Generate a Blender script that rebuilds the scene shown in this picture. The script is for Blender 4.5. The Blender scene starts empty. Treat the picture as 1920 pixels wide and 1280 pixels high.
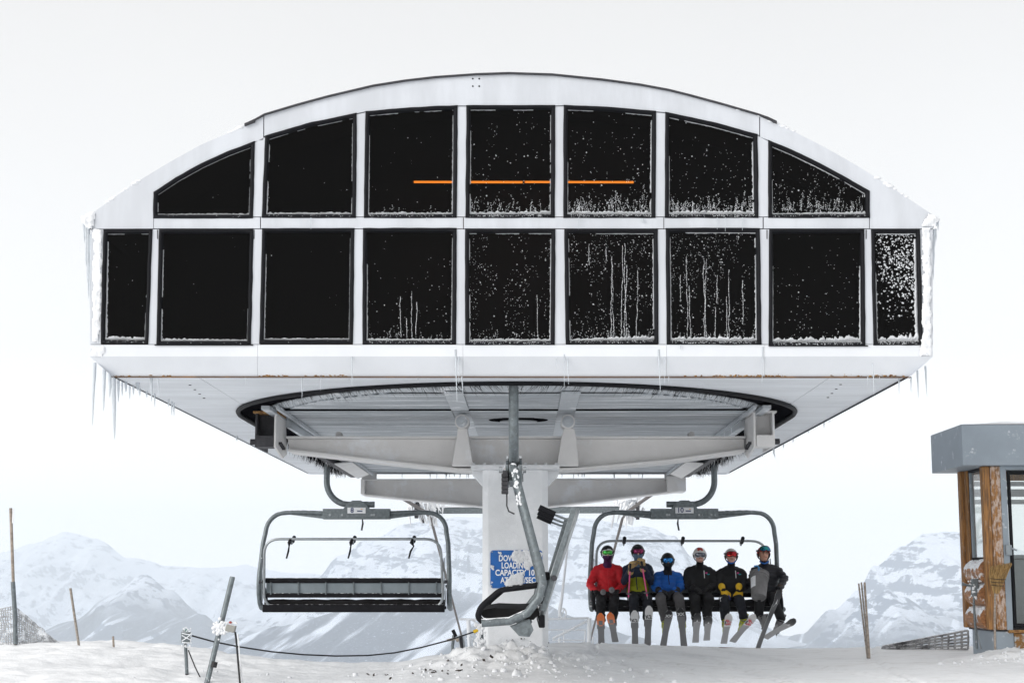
import bpy, bmesh, math, random
from mathutils import Vector, Matrix, noise, Euler
from mathutils.geometry import tessellate_polygon

sc = bpy.context.scene
COL = sc.collection
RND = random.Random(11)
PI = math.pi
V = Vector

# ------------------------------------------------------------------ camera
F = 3000.0                       # focal length in photo pixels (1920 wide)
TILT = math.atan(450.0 / F)      # horizon falls on photo row 1090
YAW = math.atan(26.0 / F * math.cos(TILT))
cam_d = bpy.data.cameras.new('camera')
cam_d.sensor_width = 36.0
cam_d.lens = F / 1920.0 * 36.0
cam_d.clip_start = 0.1
cam_d.clip_end = 40000
cam = bpy.data.objects.new('camera', cam_d)
COL.objects.link(cam)
cam.rotation_euler = (PI / 2 + TILT, 0, YAW)
sc.camera = cam
_Rm = Euler((PI / 2 + TILT, 0, YAW)).to_matrix()
C_R, C_U, C_F = _Rm @ V((1, 0, 0)), _Rm @ V((0, 1, 0)), _Rm @ V((0, 0, -1))


def px(u, v, Y):
    """photo pixel -> point on the vertical plane at distance Y (eye = origin)"""
    d = C_F * F + C_R * (u - 960.0) + C_U * (640.0 - v)
    return d * (Y / d.y)


def pxz(u, v, Z):
    d = C_F * F + C_R * (u - 960.0) + C_U * (640.0 - v)
    return d * (Z / d.z)


def to_px(p):
    p = V(p)
    z = p.dot(C_F)
    return 960 + F * p.dot(C_R) / z, 640 - F * p.dot(C_U) / z


# ------------------------------------------------------------------ light
sc.view_settings.view_transform = 'Standard'
sc.view_settings.look = 'None'
sc.view_settings.exposure = 0.66
sc.view_settings.gamma = 1.0
sc.cycles.use_denoising = True
sc.cycles.max_bounces = 8
sc.cycles.diffuse_bounces = 4
sc.cycles.volume_bounces = 6
sc.cycles.transparent_max_bounces = 12
sc.cycles.caustics_reflective = False
sc.cycles.caustics_refractive = False

SUN_EL, SUN_AZ = math.radians(24), math.radians(232)   # behind and left of the camera
world = bpy.data.worlds.new('World')
sc.world = world
world.use_nodes = True
wn, wl = world.node_tree.nodes, world.node_tree.links
wn.clear()
w_out = wn.new('ShaderNodeOutputWorld')
w_bg = wn.new('ShaderNodeBackground')
w_sky = wn.new('ShaderNodeTexSky')
w_sky.sky_type = 'NISHITA'
w_sky.sun_disc = False
w_sky.sun_elevation = SUN_EL
w_sky.sun_rotation = SUN_AZ
w_co = wn.new('ShaderNodeTexCoord')
w_sep = wn.new('ShaderNodeSeparateXYZ')
w_rmp = wn.new('ShaderNodeValToRGB')           # an even overcast deck, a little greyer overhead
w_rmp.color_ramp.elements[0].position = 0.0
w_rmp.color_ramp.elements[0].color = (1.0, 0.99, 0.975, 1)
w_rmp.color_ramp.elements[1].position = 0.42
w_rmp.color_ramp.elements[1].color = (0.498, 0.488, 0.476, 1)
_e = w_rmp.color_ramp.elements.new(0.14)
_e.color = (0.645, 0.634, 0.62, 1)
w_nz = wn.new('ShaderNodeTexNoise')
w_nz.inputs['Scale'].default_value = 2.2
w_nz.inputs['Detail'].default_value = 4
w_mr = wn.new('ShaderNodeMapRange')
w_mr.inputs['To Min'].default_value = 9.9
w_mr.inputs['To Max'].default_value = 11.3
w_mul = wn.new('ShaderNodeVectorMath')
w_mul.operation = 'SCALE'
w_mix = wn.new('ShaderNodeMix')
w_mix.data_type = 'RGBA'
w_mix.inputs['Factor'].default_value = 0.94
wl.new(w_co.outputs['Generated'], w_sep.inputs[0])
wl.new(w_sep.outputs['Z'], w_rmp.inputs[0])
wl.new(w_co.outputs['Generated'], w_nz.inputs['Vector'])
wl.new(w_nz.outputs['Fac'], w_mr.inputs['Value'])
wl.new(w_rmp.outputs['Color'], w_mul.inputs[0])
wl.new(w_mr.outputs['Result'], w_mul.inputs['Scale'])
wl.new(w_sky.outputs['Color'], w_mix.inputs['A'])
wl.new(w_mul.outputs['Vector'], w_mix.inputs['B'])
wl.new(w_mix.outputs['Result'], w_bg.inputs['Color'])
w_bg.inputs['Strength'].default_value = 0.1
wl.new(w_bg.outputs[0], w_out.inputs[0])

sun_d = bpy.data.lights.new('sun', 'SUN')
sun_d.energy = 1.5
sun_d.angle = math.radians(35)
sun_d.color = (1.0, 0.965, 0.92)
sun = bpy.data.objects.new('sun', sun_d)
COL.objects.link(sun)
_sd = V((math.sin(SUN_AZ) * math.cos(SUN_EL), math.cos(SUN_AZ) * math.cos(SUN_EL), math.sin(SUN_EL)))
sun.rotation_euler = _sd.to_track_quat('Z', 'Y').to_euler()


# ------------------------------------------------------------------ materials
MATS = {}


def mat(name, col, rough=0.6, metal=0.0, var=0.0, vscale=6.0, vcol=None, vlo=0.35, vhi=0.65, stretch=(1, 1, 1),
        bump=0.0, bscale=40.0, frost=0.0, fscale=9.0, fstretch=(1, 1, 1), up=0.0, upscale=14.0, spec=None, emit=None, trans=0.0,
        sss=0.0, ior=None, ftop=(0.86, 0.885, 0.92)):
    """procedural principled material: base + noise variation + rime patches + snow on faces that look up"""
    m = bpy.data.materials.new(name)
    m.use_nodes = True
    nt = m.node_tree
    n, l = nt.nodes, nt.links
    b = n['Principled BSDF']
    b.inputs['Roughness'].default_value = rough
    b.inputs['Metallic'].default_value = metal
    if spec is not None:
        b.inputs['Specular IOR Level'].default_value = spec
    if ior:
        b.inputs['IOR'].default_value = ior
    if trans:
        b.inputs['Transmission Weight'].default_value = trans
    if sss:
        b.inputs['Subsurface Weight'].default_value = sss
        b.inputs['Subsurface Radius'].default_value = (0.02, 0.03, 0.04)
    if emit:
        b.inputs['Emission Color'].default_value = (*emit[0], 1)
        b.inputs['Emission Strength'].default_value = emit[1]
    tc = n.new('ShaderNodeTexCoord')

    def noi(scale, st, detail=5, ro=0.6):
        mp = n.new('ShaderNodeMapping')
        mp.inputs['Scale'].default_value = st
        t = n.new('ShaderNodeTexNoise')
        t.inputs['Scale'].default_value = scale
        t.inputs['Detail'].default_value = detail
        t.inputs['Roughness'].default_value = ro
        l.new(tc.outputs['Object'], mp.inputs[0])
        l.new(mp.outputs[0], t.inputs['Vector'])
        return t.outputs['Fac']

    def ramp(s, lo, hi):
        r = n.new('ShaderNodeMapRange')
        r.interpolation_type = 'SMOOTHSTEP'
        r.inputs['From Min'].default_value = lo
        r.inputs['From Max'].default_value = hi
        l.new(s, r.inputs['Value'])
        return r.outputs['Result']

    def mix(fac, A, B):
        x = n.new('ShaderNodeMix')
        x.data_type = 'RGBA'
        if isinstance(fac, float):
            x.inputs['Factor'].default_value = fac
        else:
            l.new(fac, x.inputs['Factor'])
        for k, q in (('A', A), ('B', B)):
            if isinstance(q, tuple):
                x.inputs[k].default_value = (*q, 1)
            else:
                l.new(q, x.inputs[k])
        return x.outputs['Result']

    def mth(op, a, c):
        x = n.new('ShaderNodeMath')
        x.operation = op
        for k, q in ((0, a), (1, c)):
            if isinstance(q, (int, float)):
                x.inputs[k].default_value = q
            else:
                l.new(q, x.inputs[k])
        return x.outputs[0]

    c = col
    fsum = None
    if var:
        v2 = vcol or tuple(max(0, k * (1 - var)) for k in col)
        c = mix(ramp(noi(vscale, stretch), vlo, vhi), c, v2)
    if frost:
        ff = ramp(noi(fscale, fstretch, 8, 0.68), 0.62 - 0.25 * frost, 0.74 - 0.2 * frost)
        c = mix(ff, c, ftop)
        fsum = ff
    if up:
        g = n.new('ShaderNodeNewGeometry')
        s = n.new('ShaderNodeSeparateXYZ')
        l.new(g.outputs['Normal'], s.inputs[0])
        a = mth('ADD', s.outputs['Z'], mth('MULTIPLY', mth('SUBTRACT', noi(upscale, (1, 1, 1), 4), 0.5), 1.3))
        ff = ramp(a, 1.0 - up, 1.12 - up)
        c = mix(ff, c, (0.88, 0.9, 0.93))
        fsum = ff if fsum is None else mth('MAXIMUM', ff, fsum)
    if isinstance(c, tuple):
        b.inputs['Base Color'].default_value = (*c, 1)
    else:
        l.new(c, b.inputs['Base Color'])
    if fsum is not None:
        if metal:
            l.new(mth('MULTIPLY', mth('SUBTRACT', 1.0, fsum), metal), b.inputs['Metallic'])
        r = n.new('ShaderNodeMapRange')
        r.inputs['To Min'].default_value = rough
        r.inputs['To Max'].default_value = 0.9
        l.new(fsum, r.inputs['Value'])
        l.new(r.outputs['Result'], b.inputs['Roughness'])
    if bump:
        h = noi(bscale, (1, 1, 1), 6)
        if fsum is not None:
            h = mth('ADD', h, mth('MULTIPLY', fsum, mth('ADD', noi(bscale * 1.7, (1, 1, 1), 3), 0.4)))
        bp = n.new('ShaderNodeBump')
        bp.inputs['Strength'].default_value = bump
        bp.inputs['Distance'].default_value = 0.02
        l.new(h, bp.inputs['Height'])
        l.new(bp.outputs[0], b.inputs['Normal'])
    MATS[name] = m
    return m


mat('white_paint', (0.62, 0.65, 0.70), 0.42, var=0.13, vscale=1.3, stretch=(2.2, 2.2, .5), bump=0.08, bscale=5)
mat('rime', (0.86, 0.88, 0.91), 0.85, var=0.08, vscale=20, bump=0.35, bscale=60)
mat('glass_frost', (0.80, 0.83, 0.87), 0.85, var=0.3, vscale=8)
MATS['glass_frost'].node_tree.nodes['Principled BSDF'].inputs['Alpha'].default_value = 0.8
mat('soffit', (0.76, 0.80, 0.85), 0.45, var=0.14, vscale=1.5, stretch=(0.3, 1.6, 1), bump=0.08, bscale=20,
    frost=0.25, fscale=3.0, fstretch=(0.35, 4, 1))
mat('aluminium', (0.46, 0.50, 0.54), 0.4, 0.25, var=0.25, vscale=2.0, stretch=(0.4, 7, 1), frost=0.5, fscale=1.5,
    fstretch=(0.35, 9, 1), bump=0.1)
mat('plate', (0.52, 0.56, 0.60), 0.5, 0.1, var=0.12, vscale=3, frost=0.3, fscale=3, bump=0.1)
mat('beam_paint', (0.74, 0.735, 0.735), 0.55, var=0.07, vscale=3, frost=0.36, fscale=2.0, bump=0.25, bscale=70,
    ftop=(0.80, 0.82, 0.85))
mat('column_paint', (0.80, 0.825, 0.855), 0.5, var=0.08, vscale=2.5, frost=0.45, fscale=1.8, bump=0.3, bscale=60,
    ftop=(0.86, 0.88, 0.91))
mat('galvanised', (0.19, 0.22, 0.235), 0.48, 0.55, var=0.28, vscale=24, bump=0.08, up=0.14, upscale=9)
mat('galvanised_frosted', (0.19, 0.22, 0.235), 0.5, 0.5, var=0.3, vscale=22, bump=0.15, frost=0.06, fscale=16, up=0.24, upscale=9)
mat('bar_metal', (0.40, 0.43, 0.45), 0.4, 0.6, var=0.2, vscale=15)
mat('panel_grey', (0.22, 0.26, 0.285), 0.5, 0.25, var=0.12, vscale=5, up=0.1)
mat('black_rubber', (0.007, 0.0075, 0.010), 0.6, spec=0.15, bump=0.1)
mat('drip_brown', (0.13, 0.085, 0.06), 0.9, var=1, vscale=2.2, vcol=(0.30, 0.15, 0.05), vlo=.55, vhi=.7)
mat('black_slot', (0.006, 0.006, 0.008), 0.95, spec=0.0)
mat('black_pad', (0.010, 0.010, 0.013), 0.7, spec=0.15, var=0.4, vscale=9, bump=0.15, bscale=25, up=0.08, upscale=18)
mat('seat_vinyl', (0.016, 0.015, 0.016), 0.75, spec=.12, var=0.5, vscale=5, bump=0.3, bscale=14, up=0.0)
mat('dark_steel', (0.05, 0.05, 0.058), 0.6, 0.3, var=0.3, vscale=12, bump=0.2)
mat('interior', (0.13, 0.10, 0.09), 0.9, var=.7, vscale=1.2)
mat('ice', (0.80, 0.86, 0.92), 0.25, trans=0.35, ior=1.31, var=0.08, vscale=30, bump=0.2)
mat('rust', (0.17, 0.075, 0.03), 0.9, var=0.6, vscale=30, vcol=(0.42, 0.24, 0.08), bump=0.4)
mat('lamp_orange', (1, 0.4, 0.05), 0.5, emit=((1.0, 0.42, 0.05), 24.0))
mat('sign_blue', (0.002, 0.125, 0.46), 0.4, var=0.15, vscale=12)
mat('sign_white', (0.86, 0.88, 0.9), 0.5)
mat('plate_white', (0.8, 0.82, 0.85), 0.5, var=0.08, vscale=25)
mat('ink_blue', (0.01, 0.03, 0.13), 0.6)
mat('ink_orange', (0.7, 0.3, 0.03), 0.6)
mat('wood_post', (0.40, 0.19, 0.055), 0.65, var=0.55, vscale=7, stretch=(6, 6, 0.5), vcol=(0.15, 0.075, 0.03), bump=0.4, bscale=30, frost=.12, fscale=9,
    fstretch=(2, 2, .7), ftop=(.55, .45, .38))
mat('wood_frosted', (0.42, 0.20, 0.06), 0.65, var=0.5, vscale=7, stretch=(6, 6, 0.5), vcol=(0.17, 0.08, 0.03), bump=0.4, bscale=40,
    frost=0.74, fscale=14, fstretch=(2.0, 2.0, 0.8), ftop=(0.58, 0.46, 0.39))
mat('log', (0.42, 0.19, 0.075), 0.6, var=0.45, vscale=5, stretch=(8, 0.7, 8), bump=0.3, bscale=30, up=0.78, upscale=9, frost=0.4,
    fscale=9)
mat('grey_cladding', (0.29, 0.34, 0.39), 0.5, var=0.08, vscale=3, bump=0.12, bscale=50, frost=0.1, fscale=5)
mat('rusty_sheet', (0.42, 0.44, 0.45), 0.8, var=1, vscale=13, vcol=(0.24, 0.12, 0.035), vlo=0.44, vhi=0.56, bump=0.5)
mat('bamboo', (0.38, 0.32, 0.27), 0.6, var=0.4, vscale=12, stretch=(1, 1, 3))
mat('bamboo_grey', (0.34, 0.30, 0.26), 0.6, var=0.4, vscale=12, stretch=(1, 1, 3))
mat('straw', (0.52, 0.33, 0.13), 0.8, var=0.45, vscale=60, stretch=(1, 1, 0.15), bump=0.6, bscale=80)
mat('net_grey', (0.50, 0.51, 0.53), 0.7, var=0.8, vscale=3.5, vcol=(0.03, 0.03, 0.035), up=0.25, upscale=30)
mat('net_frosted', (0.45, 0.46, 0.48), 0.85, var=0.5, vscale=8, frost=0.65, fscale=8)
mat('rope_frosted', (0.8, 0.83, 0.87), 0.9, bump=0.5)
mat('rope_steel', (0.10, 0.085, 0.08), 0.6, 0.3)
mat('cable_black', (0.006, 0.006, 0.008), 0.5)
mat('yellow_plastic', (0.7, 0.45, 0.01), 0.5)
mat('box_grey', (0.30, 0.30, 0.28), 0.6, up=0.4)
mat('red_plastic', (0.35, 0.04, 0.03), 0.5, frost=0.3, fscale=40)
mat('door_metal', (0.30, 0.34, 0.37), 0.45, 0.2, var=0.1)


def glass(name, tint, ior, gloss_rough=0.08):
    m = bpy.data.materials.new(name)
    m.use_nodes = True
    n, l = m.node_tree.nodes, m.node_tree.links
    n.clear()
    o = n.new('ShaderNodeOutputMaterial')
    t = n.new('ShaderNodeBsdfTransparent')
    t.inputs['Color'].default_value = (*tint, 1)
    g = n.new('ShaderNodeBsdfGlossy')
    g.inputs['Roughness'].default_value = gloss_rough
    lw = n.new('ShaderNodeLayerWeight')          # Schlick fresnel, the same from both sides of the pane
    lw.inputs['Blend'].default_value = 0.5
    pw = n.new('ShaderNodeMath')
    pw.operation = 'POWER'
    pw.inputs[1].default_value = 5.0
    l.new(lw.outputs['Facing'], pw.inputs[0])
    fr = n.new('ShaderNodeMapRange')
    fr.inputs['To Min'].default_value = ior
    fr.inputs['To Max'].default_value = 0.9
    l.new(pw.outputs[0], fr.inputs['Value'])
    mx = n.new('ShaderNodeMixShader')
    l.new(fr.outputs[0], mx.inputs[0])
    l.new(t.outputs[0], mx.inputs[1])
    l.new(g.outputs[0], mx.inputs[2])
    l.new(mx.outputs[0], o.inputs[0])
    MATS[name] = m
    return m


glass('tinted_glass', (0.16, 0.13, 0.12), 0.008)
glass('clear_glass', (0.95, 0.96, 0.95), 0.03, 0.03)


# ------------------------------------------------------------------ mesh helpers
class MB:
    def __init__(s):
        s.v, s.f, s.m, s.s = [], [], [], []

    def add(s, vs, fs, mi=0, smooth=False):
        o = len(s.v)
        s.v.extend([tuple(p) for p in vs])
        for f in fs:
            s.f.append(tuple(i + o for i in f))
            s.m.append(mi)
            s.s.append(smooth)
        return s

    def box(s, x0, x1, y0, y1, z0, z1, mi=0, M=None):
        vs = [V((x, y, z)) for z in (z0, z1) for y in (y0, y1) for x in (x0, x1)]
        if M:
            vs = [M @ p for p in vs]
        return s.add(vs, [(0, 2, 3, 1), (4, 5, 7, 6), (0, 1, 5, 4), (2, 6, 7, 3), (0, 4, 6, 2), (1, 3, 7, 5)], mi)

    def beam(s, a, b, w, h, mi=0, up=V((0, 0, 1))):
        """box bar from a to b, w across, h along up"""
        a, b = V(a), V(b)
        d = (b - a).normalized()
        x = d.cross(up)
        if x.length < 1e-5:
            x = V((1, 0, 0))
        x.normalize()
        z = x.cross(d)
        vs = [p + x * i * w / 2 + z * j * h / 2 for p in (a, b) for i, j in ((-1, -1), (1, -1), (1, 1), (-1, 1))]
        return s.add(vs, [(3, 2, 1, 0), (4, 5, 6, 7), (0, 1, 5, 4), (1, 2, 6, 5), (2, 3, 7, 6), (3, 0, 4, 7)], mi)

    def prism(s, poly, ext, mi=0, smooth=False):
        """planar polygon (3D points) extruded by ext; caps tessellated"""
        poly = [V(p) for p in poly]
        ext = V(ext)
        n = len(poly)
        tris = tessellate_polygon([poly])
        nrm = V((0, 0, 0))
        for i in range(n):
            nrm += poly[i].cross(poly[(i + 1) % n])
        flip = nrm.dot(ext) > 0      # bottom cap must face away from ext
        vs = poly + [p + ext for p in poly]
        fs = []
        for t in tris:
            tn = (poly[t[1]] - poly[t[0]]).cross(poly[t[2]] - poly[t[0]])
            a, b, c = t if tn.dot(ext) < 0 else (t[0], t[2], t[1])
            fs.append((a, b, c))
            fs.append((a + n, c + n, b + n))
        for i in range(n):
            j = (i + 1) % n
            fs.append((i, j, j + n, i + n) if flip else (j, i, i + n, j + n))
        return s.add(vs, fs, mi, smooth)

    def tube(s, pts, r, seg=8, mi=0, cap=True, closed=False, sx=1.0, smooth=True):
        pts = [V(p) for p in pts]
        n = len(pts)
        rr = r if isinstance(r, (list, tuple)) else [r] * n
        vs, fs = [], []
        ref = None
        for i, p in enumerate(pts):
            if closed:
                d = pts[(i + 1) % n] - pts[i - 1]
            else:
                d = pts[min(i + 1, n - 1)] - pts[max(i - 1, 0)]
            d.normalize()
            if ref is None:
                ref = V((0, 0, 1)) if abs(d.z) < 0.9 else V((1, 0, 0))
            x = d.cross(ref)
            if x.length < 1e-6:
                x = d.orthogonal()
            x.normalize()
            z = x.cross(d)
            ref = z
            for k in range(seg):
                a = 2 * PI * k / seg
                vs.append(p + x * math.cos(a) * rr[i] * sx + z * math.sin(a) * rr[i])
        m = n if closed else n - 1
        for i in range(m):
            j = (i + 1) % n
            for k in range(seg):
                k2 = (k + 1) % seg
                fs.append((i * seg + k, j * seg + k, j * seg + k2, i * seg + k2))
        s.add(vs, fs, mi, smooth)
        if cap and not closed:
            s.add([vs[k] for k in range(seg)], [tuple(range(seg))], mi)
            s.add([vs[(n - 1) * seg + k] for k in range(seg)], [tuple(reversed(range(seg)))], mi)
        return s

    def ell(s, c, r, mi=0, nu=12, nv=8, M=None, smooth=True):
        c = V(c)
        M = M or Matrix.Identity(3)
        vs, fs = [], []
        for i in range(1, nv):
            t = PI * i / nv
            for k in range(nu):
                a = 2 * PI * k / nu
                vs.append(c + M @ V((r[0] * math.sin(t) * math.cos(a), r[1] * math.sin(t) * math.sin(a), r[2] * math.cos(t))))
        top, bot = len(vs), len(vs) + 1
        vs += [c + M @ V((0, 0, r[2])), c + M @ V((0, 0, -r[2]))]
        for i in range(nv - 2):
            for k in range(nu):
                k2 = (k + 1) % nu
                fs.append((i * nu + k, (i + 1) * nu + k, (i + 1) * nu + k2, i * nu + k2))
        for k in range(nu):
            k2 = (k + 1) % nu
            fs.append((top, k, k2))
            fs.append((bot, (nv - 2) * nu + k2, (nv - 2) * nu + k))
        return s.add(vs, fs, mi, smooth)

    def disc(s, c, r, n, depth, mi=0, seg=12):
        """short cylinder of radius r from c along vector n*depth"""
        c, n = V(c), V(n).normalized()
        return s.tube([c, c + n * depth], r, seg, mi, smooth=False)

    def build(s, name, mats, parent=None, bevel=0.0, loc=None, kind=None):
        me = bpy.data.meshes.new(name)
        vs = s.v
        if loc is not None:
            L = V(loc)
            vs = [tuple(V(p) - L) for p in vs]
        me.from_pydata(vs, [], s.f)
        me.polygons.foreach_set('material_index', s.m)
        me.polygons.foreach_set('use_smooth', s.s)
        for m in (mats if isinstance(mats, (list, tuple)) else [mats]):
            me.materials.append(MATS[m])
        me.update()
        o = bpy.data.objects.new(name, me)
        COL.objects.link(o)
        if loc is not None:
            o.location = loc
        if parent is not None:
            o.parent = parent
        if bevel:
            b = o.modifiers.new('bevel', 'BEVEL')
            b.width = bevel
            b.segments = 2
            b.limit_method = 'ANGLE'
            b.angle_limit = math.radians(40)
        if kind:
            o['kind'] = kind
        return o


def empty(name, loc=(0, 0, 0), rz=0.0):
    o = bpy.data.objects.new(name, None)
    COL.objects.link(o)
    o.location = loc
    o.rotation_euler = (0, 0, rz)
    o.empty_display_size = 0.1
    return o


def tag(o, label, cat, group=None):
    o['label'] = label
    o['category'] = cat
    if group:
        o['group'] = group
    return o


def child_at(o, root):
    """parent keeping world placement when the root only has a location"""
    o.parent = root
    o.matrix_parent_inverse = Matrix.Translation(root.location).inverted()
    return o


_txt = 0


def text_mesh(name, body, size, m, thick=0.002, bold=0.0, align='CENTER', space=1.0):
    c = bpy.data.curves.new(name, 'FONT')
    c.body = body
    c.size = size
    c.align_x = align
    c.align_y = 'CENTER'
    c.extrude = thick
    c.offset = bold
    c.space_character = space
    c.resolution_u = 3
    t = bpy.data.objects.new(name + '_src', c)
    COL.objects.link(t)
    dg = bpy.context.evaluated_depsgraph_get()
    me = bpy.data.meshes.new_from_object(t.evaluated_get(dg))
    bpy.data.objects.remove(t)
    bpy.data.curves.remove(c)
    me.name = name
    me.materials.clear()
    me.materials.append(MATS[m])
    o = bpy.data.objects.new(name, me)
    COL.objects.link(o)
    return o


def nz(x, y, z=0.0, oct_=4):
    return noise.fractal(V((x, y, z)), 1.0, 2.0, oct_)


def lerp(a, b, t):
    return a + (b - a) * t


def interp(pts, x):
    if x <= pts[0][0]:
        return pts[0][1]
    for (x0, y0), (x1, y1) in zip(pts, pts[1:]):
        if x <= x1:
            t = (x - x0) / (x1 - x0)
            return y0 + (y1 - y0) * t
    return pts[-1][1]


def sinterp(pts, x):
    """smooth (cosine) interpolation"""
    if x <= pts[0][0]:
        return pts[0][1]
    for (x0, y0), (x1, y1) in zip(pts, pts[1:]):
        if x <= x1:
            t = (x - x0) / (x1 - x0)
            t = t * t * (3 - 2 * t)
            return y0 + (y1 - y0) * t
    return pts[-1][1]


def arc(c, a0, a1, r, n, ax, ay):
    c, ax, ay = V(c), V(ax), V(ay)
    return [c + ax * r * math.cos(lerp(a0, a1, i / n)) + ay * r * math.sin(lerp(a0, a1, i / n)) for i in range(n + 1)]

# ------------------------------------------------------------------ snow ground (one sheet, reaches the valley and the horizon)
CREST = [(-400, 1206, 22), (0, 1207, 22), (90, 1205, 22), (200, 1204, 22), (280, 1206, 22), (330, 1208, 21.5), (400, 1216, 21),
         (480, 1229, 20.4), (560, 1240, 20), (640, 1244, 20), (760, 1242, 20), (830, 1230, 20.4), (870, 1222, 21), (905, 1213, 21.5),
         (1030, 1206, 22.4), (1060, 1203, 22.8), (1180, 1207, 23.2), (1300, 1212, 23.4), (1400, 1215, 23.5), (1500, 1216, 23.5),
         (1600, 1214, 23.5), (1700, 1212, 23.5), (1780, 1211, 23.5), (2300, 1212, 23.5)]
_cz = [(u, px(u, v, y).z) for u, v, y in CREST]
_cy = [(u, y) for u, v, y in CREST]


TRACKS = [(1.5, -.28, .01), (1.75, -.26, .012), (2.45, -.18, -.01), (2.62, -.2, -.012), (3.6, -.3, .0), (3.75, -.31, .0), (4.4, .1, .02), (1.0, -.1, .03)]


def ground_base(x, Y):
    u = 986 + 3000 * x / max(21.5, 1)
    Yc = sinterp(_cy, u)
    zc = sinterp(_cz, u)
    if Y <= Yc:
        return zc + (Y - Yc) * 0.026, Y - Yc
    d = Y - Yc
    return zc - 0.42 * d * d / (d + 1.6), d


def ground_z(x, Y):
    z, d = ground_base(x, Y)
    near = 1.0 if 8 < Y < 40 and -14 < x < 14 else 0.0
    if near:
        a = 0.018 * nz(x * 0.9, Y * 1.6, 1.3) + 0.010 * nz(x * 4.0, Y * 4.0, 7.1)
        if x < -2.0:                                         # wind-carved, uneven on the left
            k = min(1, (-2.0 - x) / 1.2)
            a += k * (0.05 * nz(x * 0.7, Y * 2.2, 3.0) + 0.022 * nz(x * 2.6, Y * 6.5, 5.0))
        if x > 0.8:                                          # groomed unloading ramp with faint grooves
            k = min(1, (x - 0.8) / 0.8)
            a *= 1 - 0.55 * k
            a += k * 0.006 * math.sin(x * 15 + Y * 2.1) * max(0, nz(x * 0.8, Y * 0.3, 9.0))
            a += k * 0.010 * abs(nz(x * 1.5, Y * 5.5, 12.0))
            for x0, sl, cv in TRACKS:
                q = x - (x0 + sl * (Y - 20) + cv * (Y - 20) ** 2)
                if abs(q) < 0.12:
                    a += -0.022 * math.exp(-(q / .035) ** 2) + 0.010 * math.exp(-((abs(q) - .07) / .025) ** 2)
        # churned heap at the foot of the column
        h = math.exp(-((x + 0.20) / 0.95) ** 2 - ((Y - 19.0) / 0.9) ** 2)
        a += h * (0.11 + 0.17 * abs(nz(x * 2.6, Y * 2.6, 2.0, 5)) + 0.07 * abs(nz(x * 8, Y * 8, 4.0, 3)))
        h2 = math.exp(-((x - 6.75) / 1.15) ** 4 - ((Y - 20.6) / 0.6) ** 2)
        a += h2 * (0.15 + 0.07 * nz(x * 4, Y * 4, 2.0))
        # blue-shadowed scoop left of the leaning pole
        a -= 0.09 * math.exp(-((x + 4.45) / 0.55) ** 2 - ((Y - 18.7) / 0.7) ** 2)
        z += a
    if z < -430:
        z = -430 + 6 * nz(x * 0.002, Y * 0.002)
    return z


def axis(lo, hi, step, far_lo, far_hi, g=1.22):
    a = []
    x = lo
    while x <= hi + 1e-6:
        a.append(x)
        x += step
    s, x = step, hi
    while x < far_hi:
        s *= g
        x += s
        a.append(min(x, far_hi))
    s, x = step, lo
    pre = []
    while x > far_lo:
        s *= g
        x -= s
        pre.append(max(x, far_lo))
    return pre[::-1] + a


_xs = axis(-7.2, 7.6, 0.038, -9500, 9500)
_ys = axis(15.6, 24.8, 0.036, -400, 12800)
mb = MB()
mb.v = [(x, y, ground_z(x, y)) for y in _ys for x in _xs]
_nx = len(_xs)
mb.f = [(j * _nx + i, j * _nx + i + 1, (j + 1) * _nx + i + 1, (j + 1) * _nx + i) for j in range(len(_ys) - 1) for i in range(_nx - 1)]
mb.m = [0] * len(mb.f)
mb.s = [True] * len(mb.f)

# snow: clean white with slightly greyer scoured patches on the packed ramp
_m = mat('snow', (0.89, 0.905, 0.925), 0.7, var=0.1, vscale=0.9, stretch=(1, 2.5, 1), vcol=(0.80, 0.815, 0.835), vlo=0.5, vhi=0.72,
         bump=0.85, bscale=9, spec=0.25)
_n, _l = _m.node_tree.nodes, _m.node_tree.links
_b = _n['Principled BSDF']
_src = _b.inputs['Base Color'].links[0].from_socket
_tc = _n.new('ShaderNodeTexCoord')
_sp = _n.new('ShaderNodeSeparateXYZ')
_l.new(_tc.outputs['Object'], _sp.inputs[0])
_mp = _n.new('ShaderNodeMapping')
_mp.inputs['Scale'].default_value = (0.8, 3.2, 1)
_l.new(_tc.outputs['Object'], _mp.inputs[0])
_nn = _n.new('ShaderNodeTexNoise')
_nn.inputs['Scale'].default_value = 2.6
_nn.inputs['Detail'].default_value = 7
_nn.inputs['Roughness'].default_value = 0.7
_l.new(_mp.outputs[0], _nn.inputs['Vector'])
_r1 = _n.new('ShaderNodeMapRange')
_r1.interpolation_type = 'SMOOTHSTEP'
_r1.inputs['From Min'].default_value = 0.52
_r1.inputs['From Max'].default_value = 0.72
_l.new(_nn.outputs['Fac'], _r1.inputs['Value'])
_r2 = _n.new('ShaderNodeMapRange')
_r2.inputs['From Min'].default_value = 0.6
_r2.inputs['From Max'].default_value = 1.6
_l.new(_sp.outputs['X'], _r2.inputs['Value'])
_mu = _n.new('ShaderNodeMath')
_mu.operation = 'MULTIPLY'
_l.new(_r1.outputs['Result'], _mu.inputs[0])
_l.new(_r2.outputs['Result'], _mu.inputs[1])
_mu2 = _n.new('ShaderNodeMath')
_mu2.operation = 'MULTIPLY'
_l.new(_mu.outputs[0], _mu2.inputs[0])
_mu2.inputs[1].default_value = 0.75
_mx = _n.new('ShaderNodeMix')
_mx.data_type = 'RGBA'
_l.new(_mu2.outputs[0], _mx.inputs['Factor'])
_l.new(_src, _mx.inputs['A'])
_mx.inputs['B'].default_value = (0.64, 0.63, 0.615, 1)
_l.new(_mx.outputs['Result'], _b.inputs['Base Color'])
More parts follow.
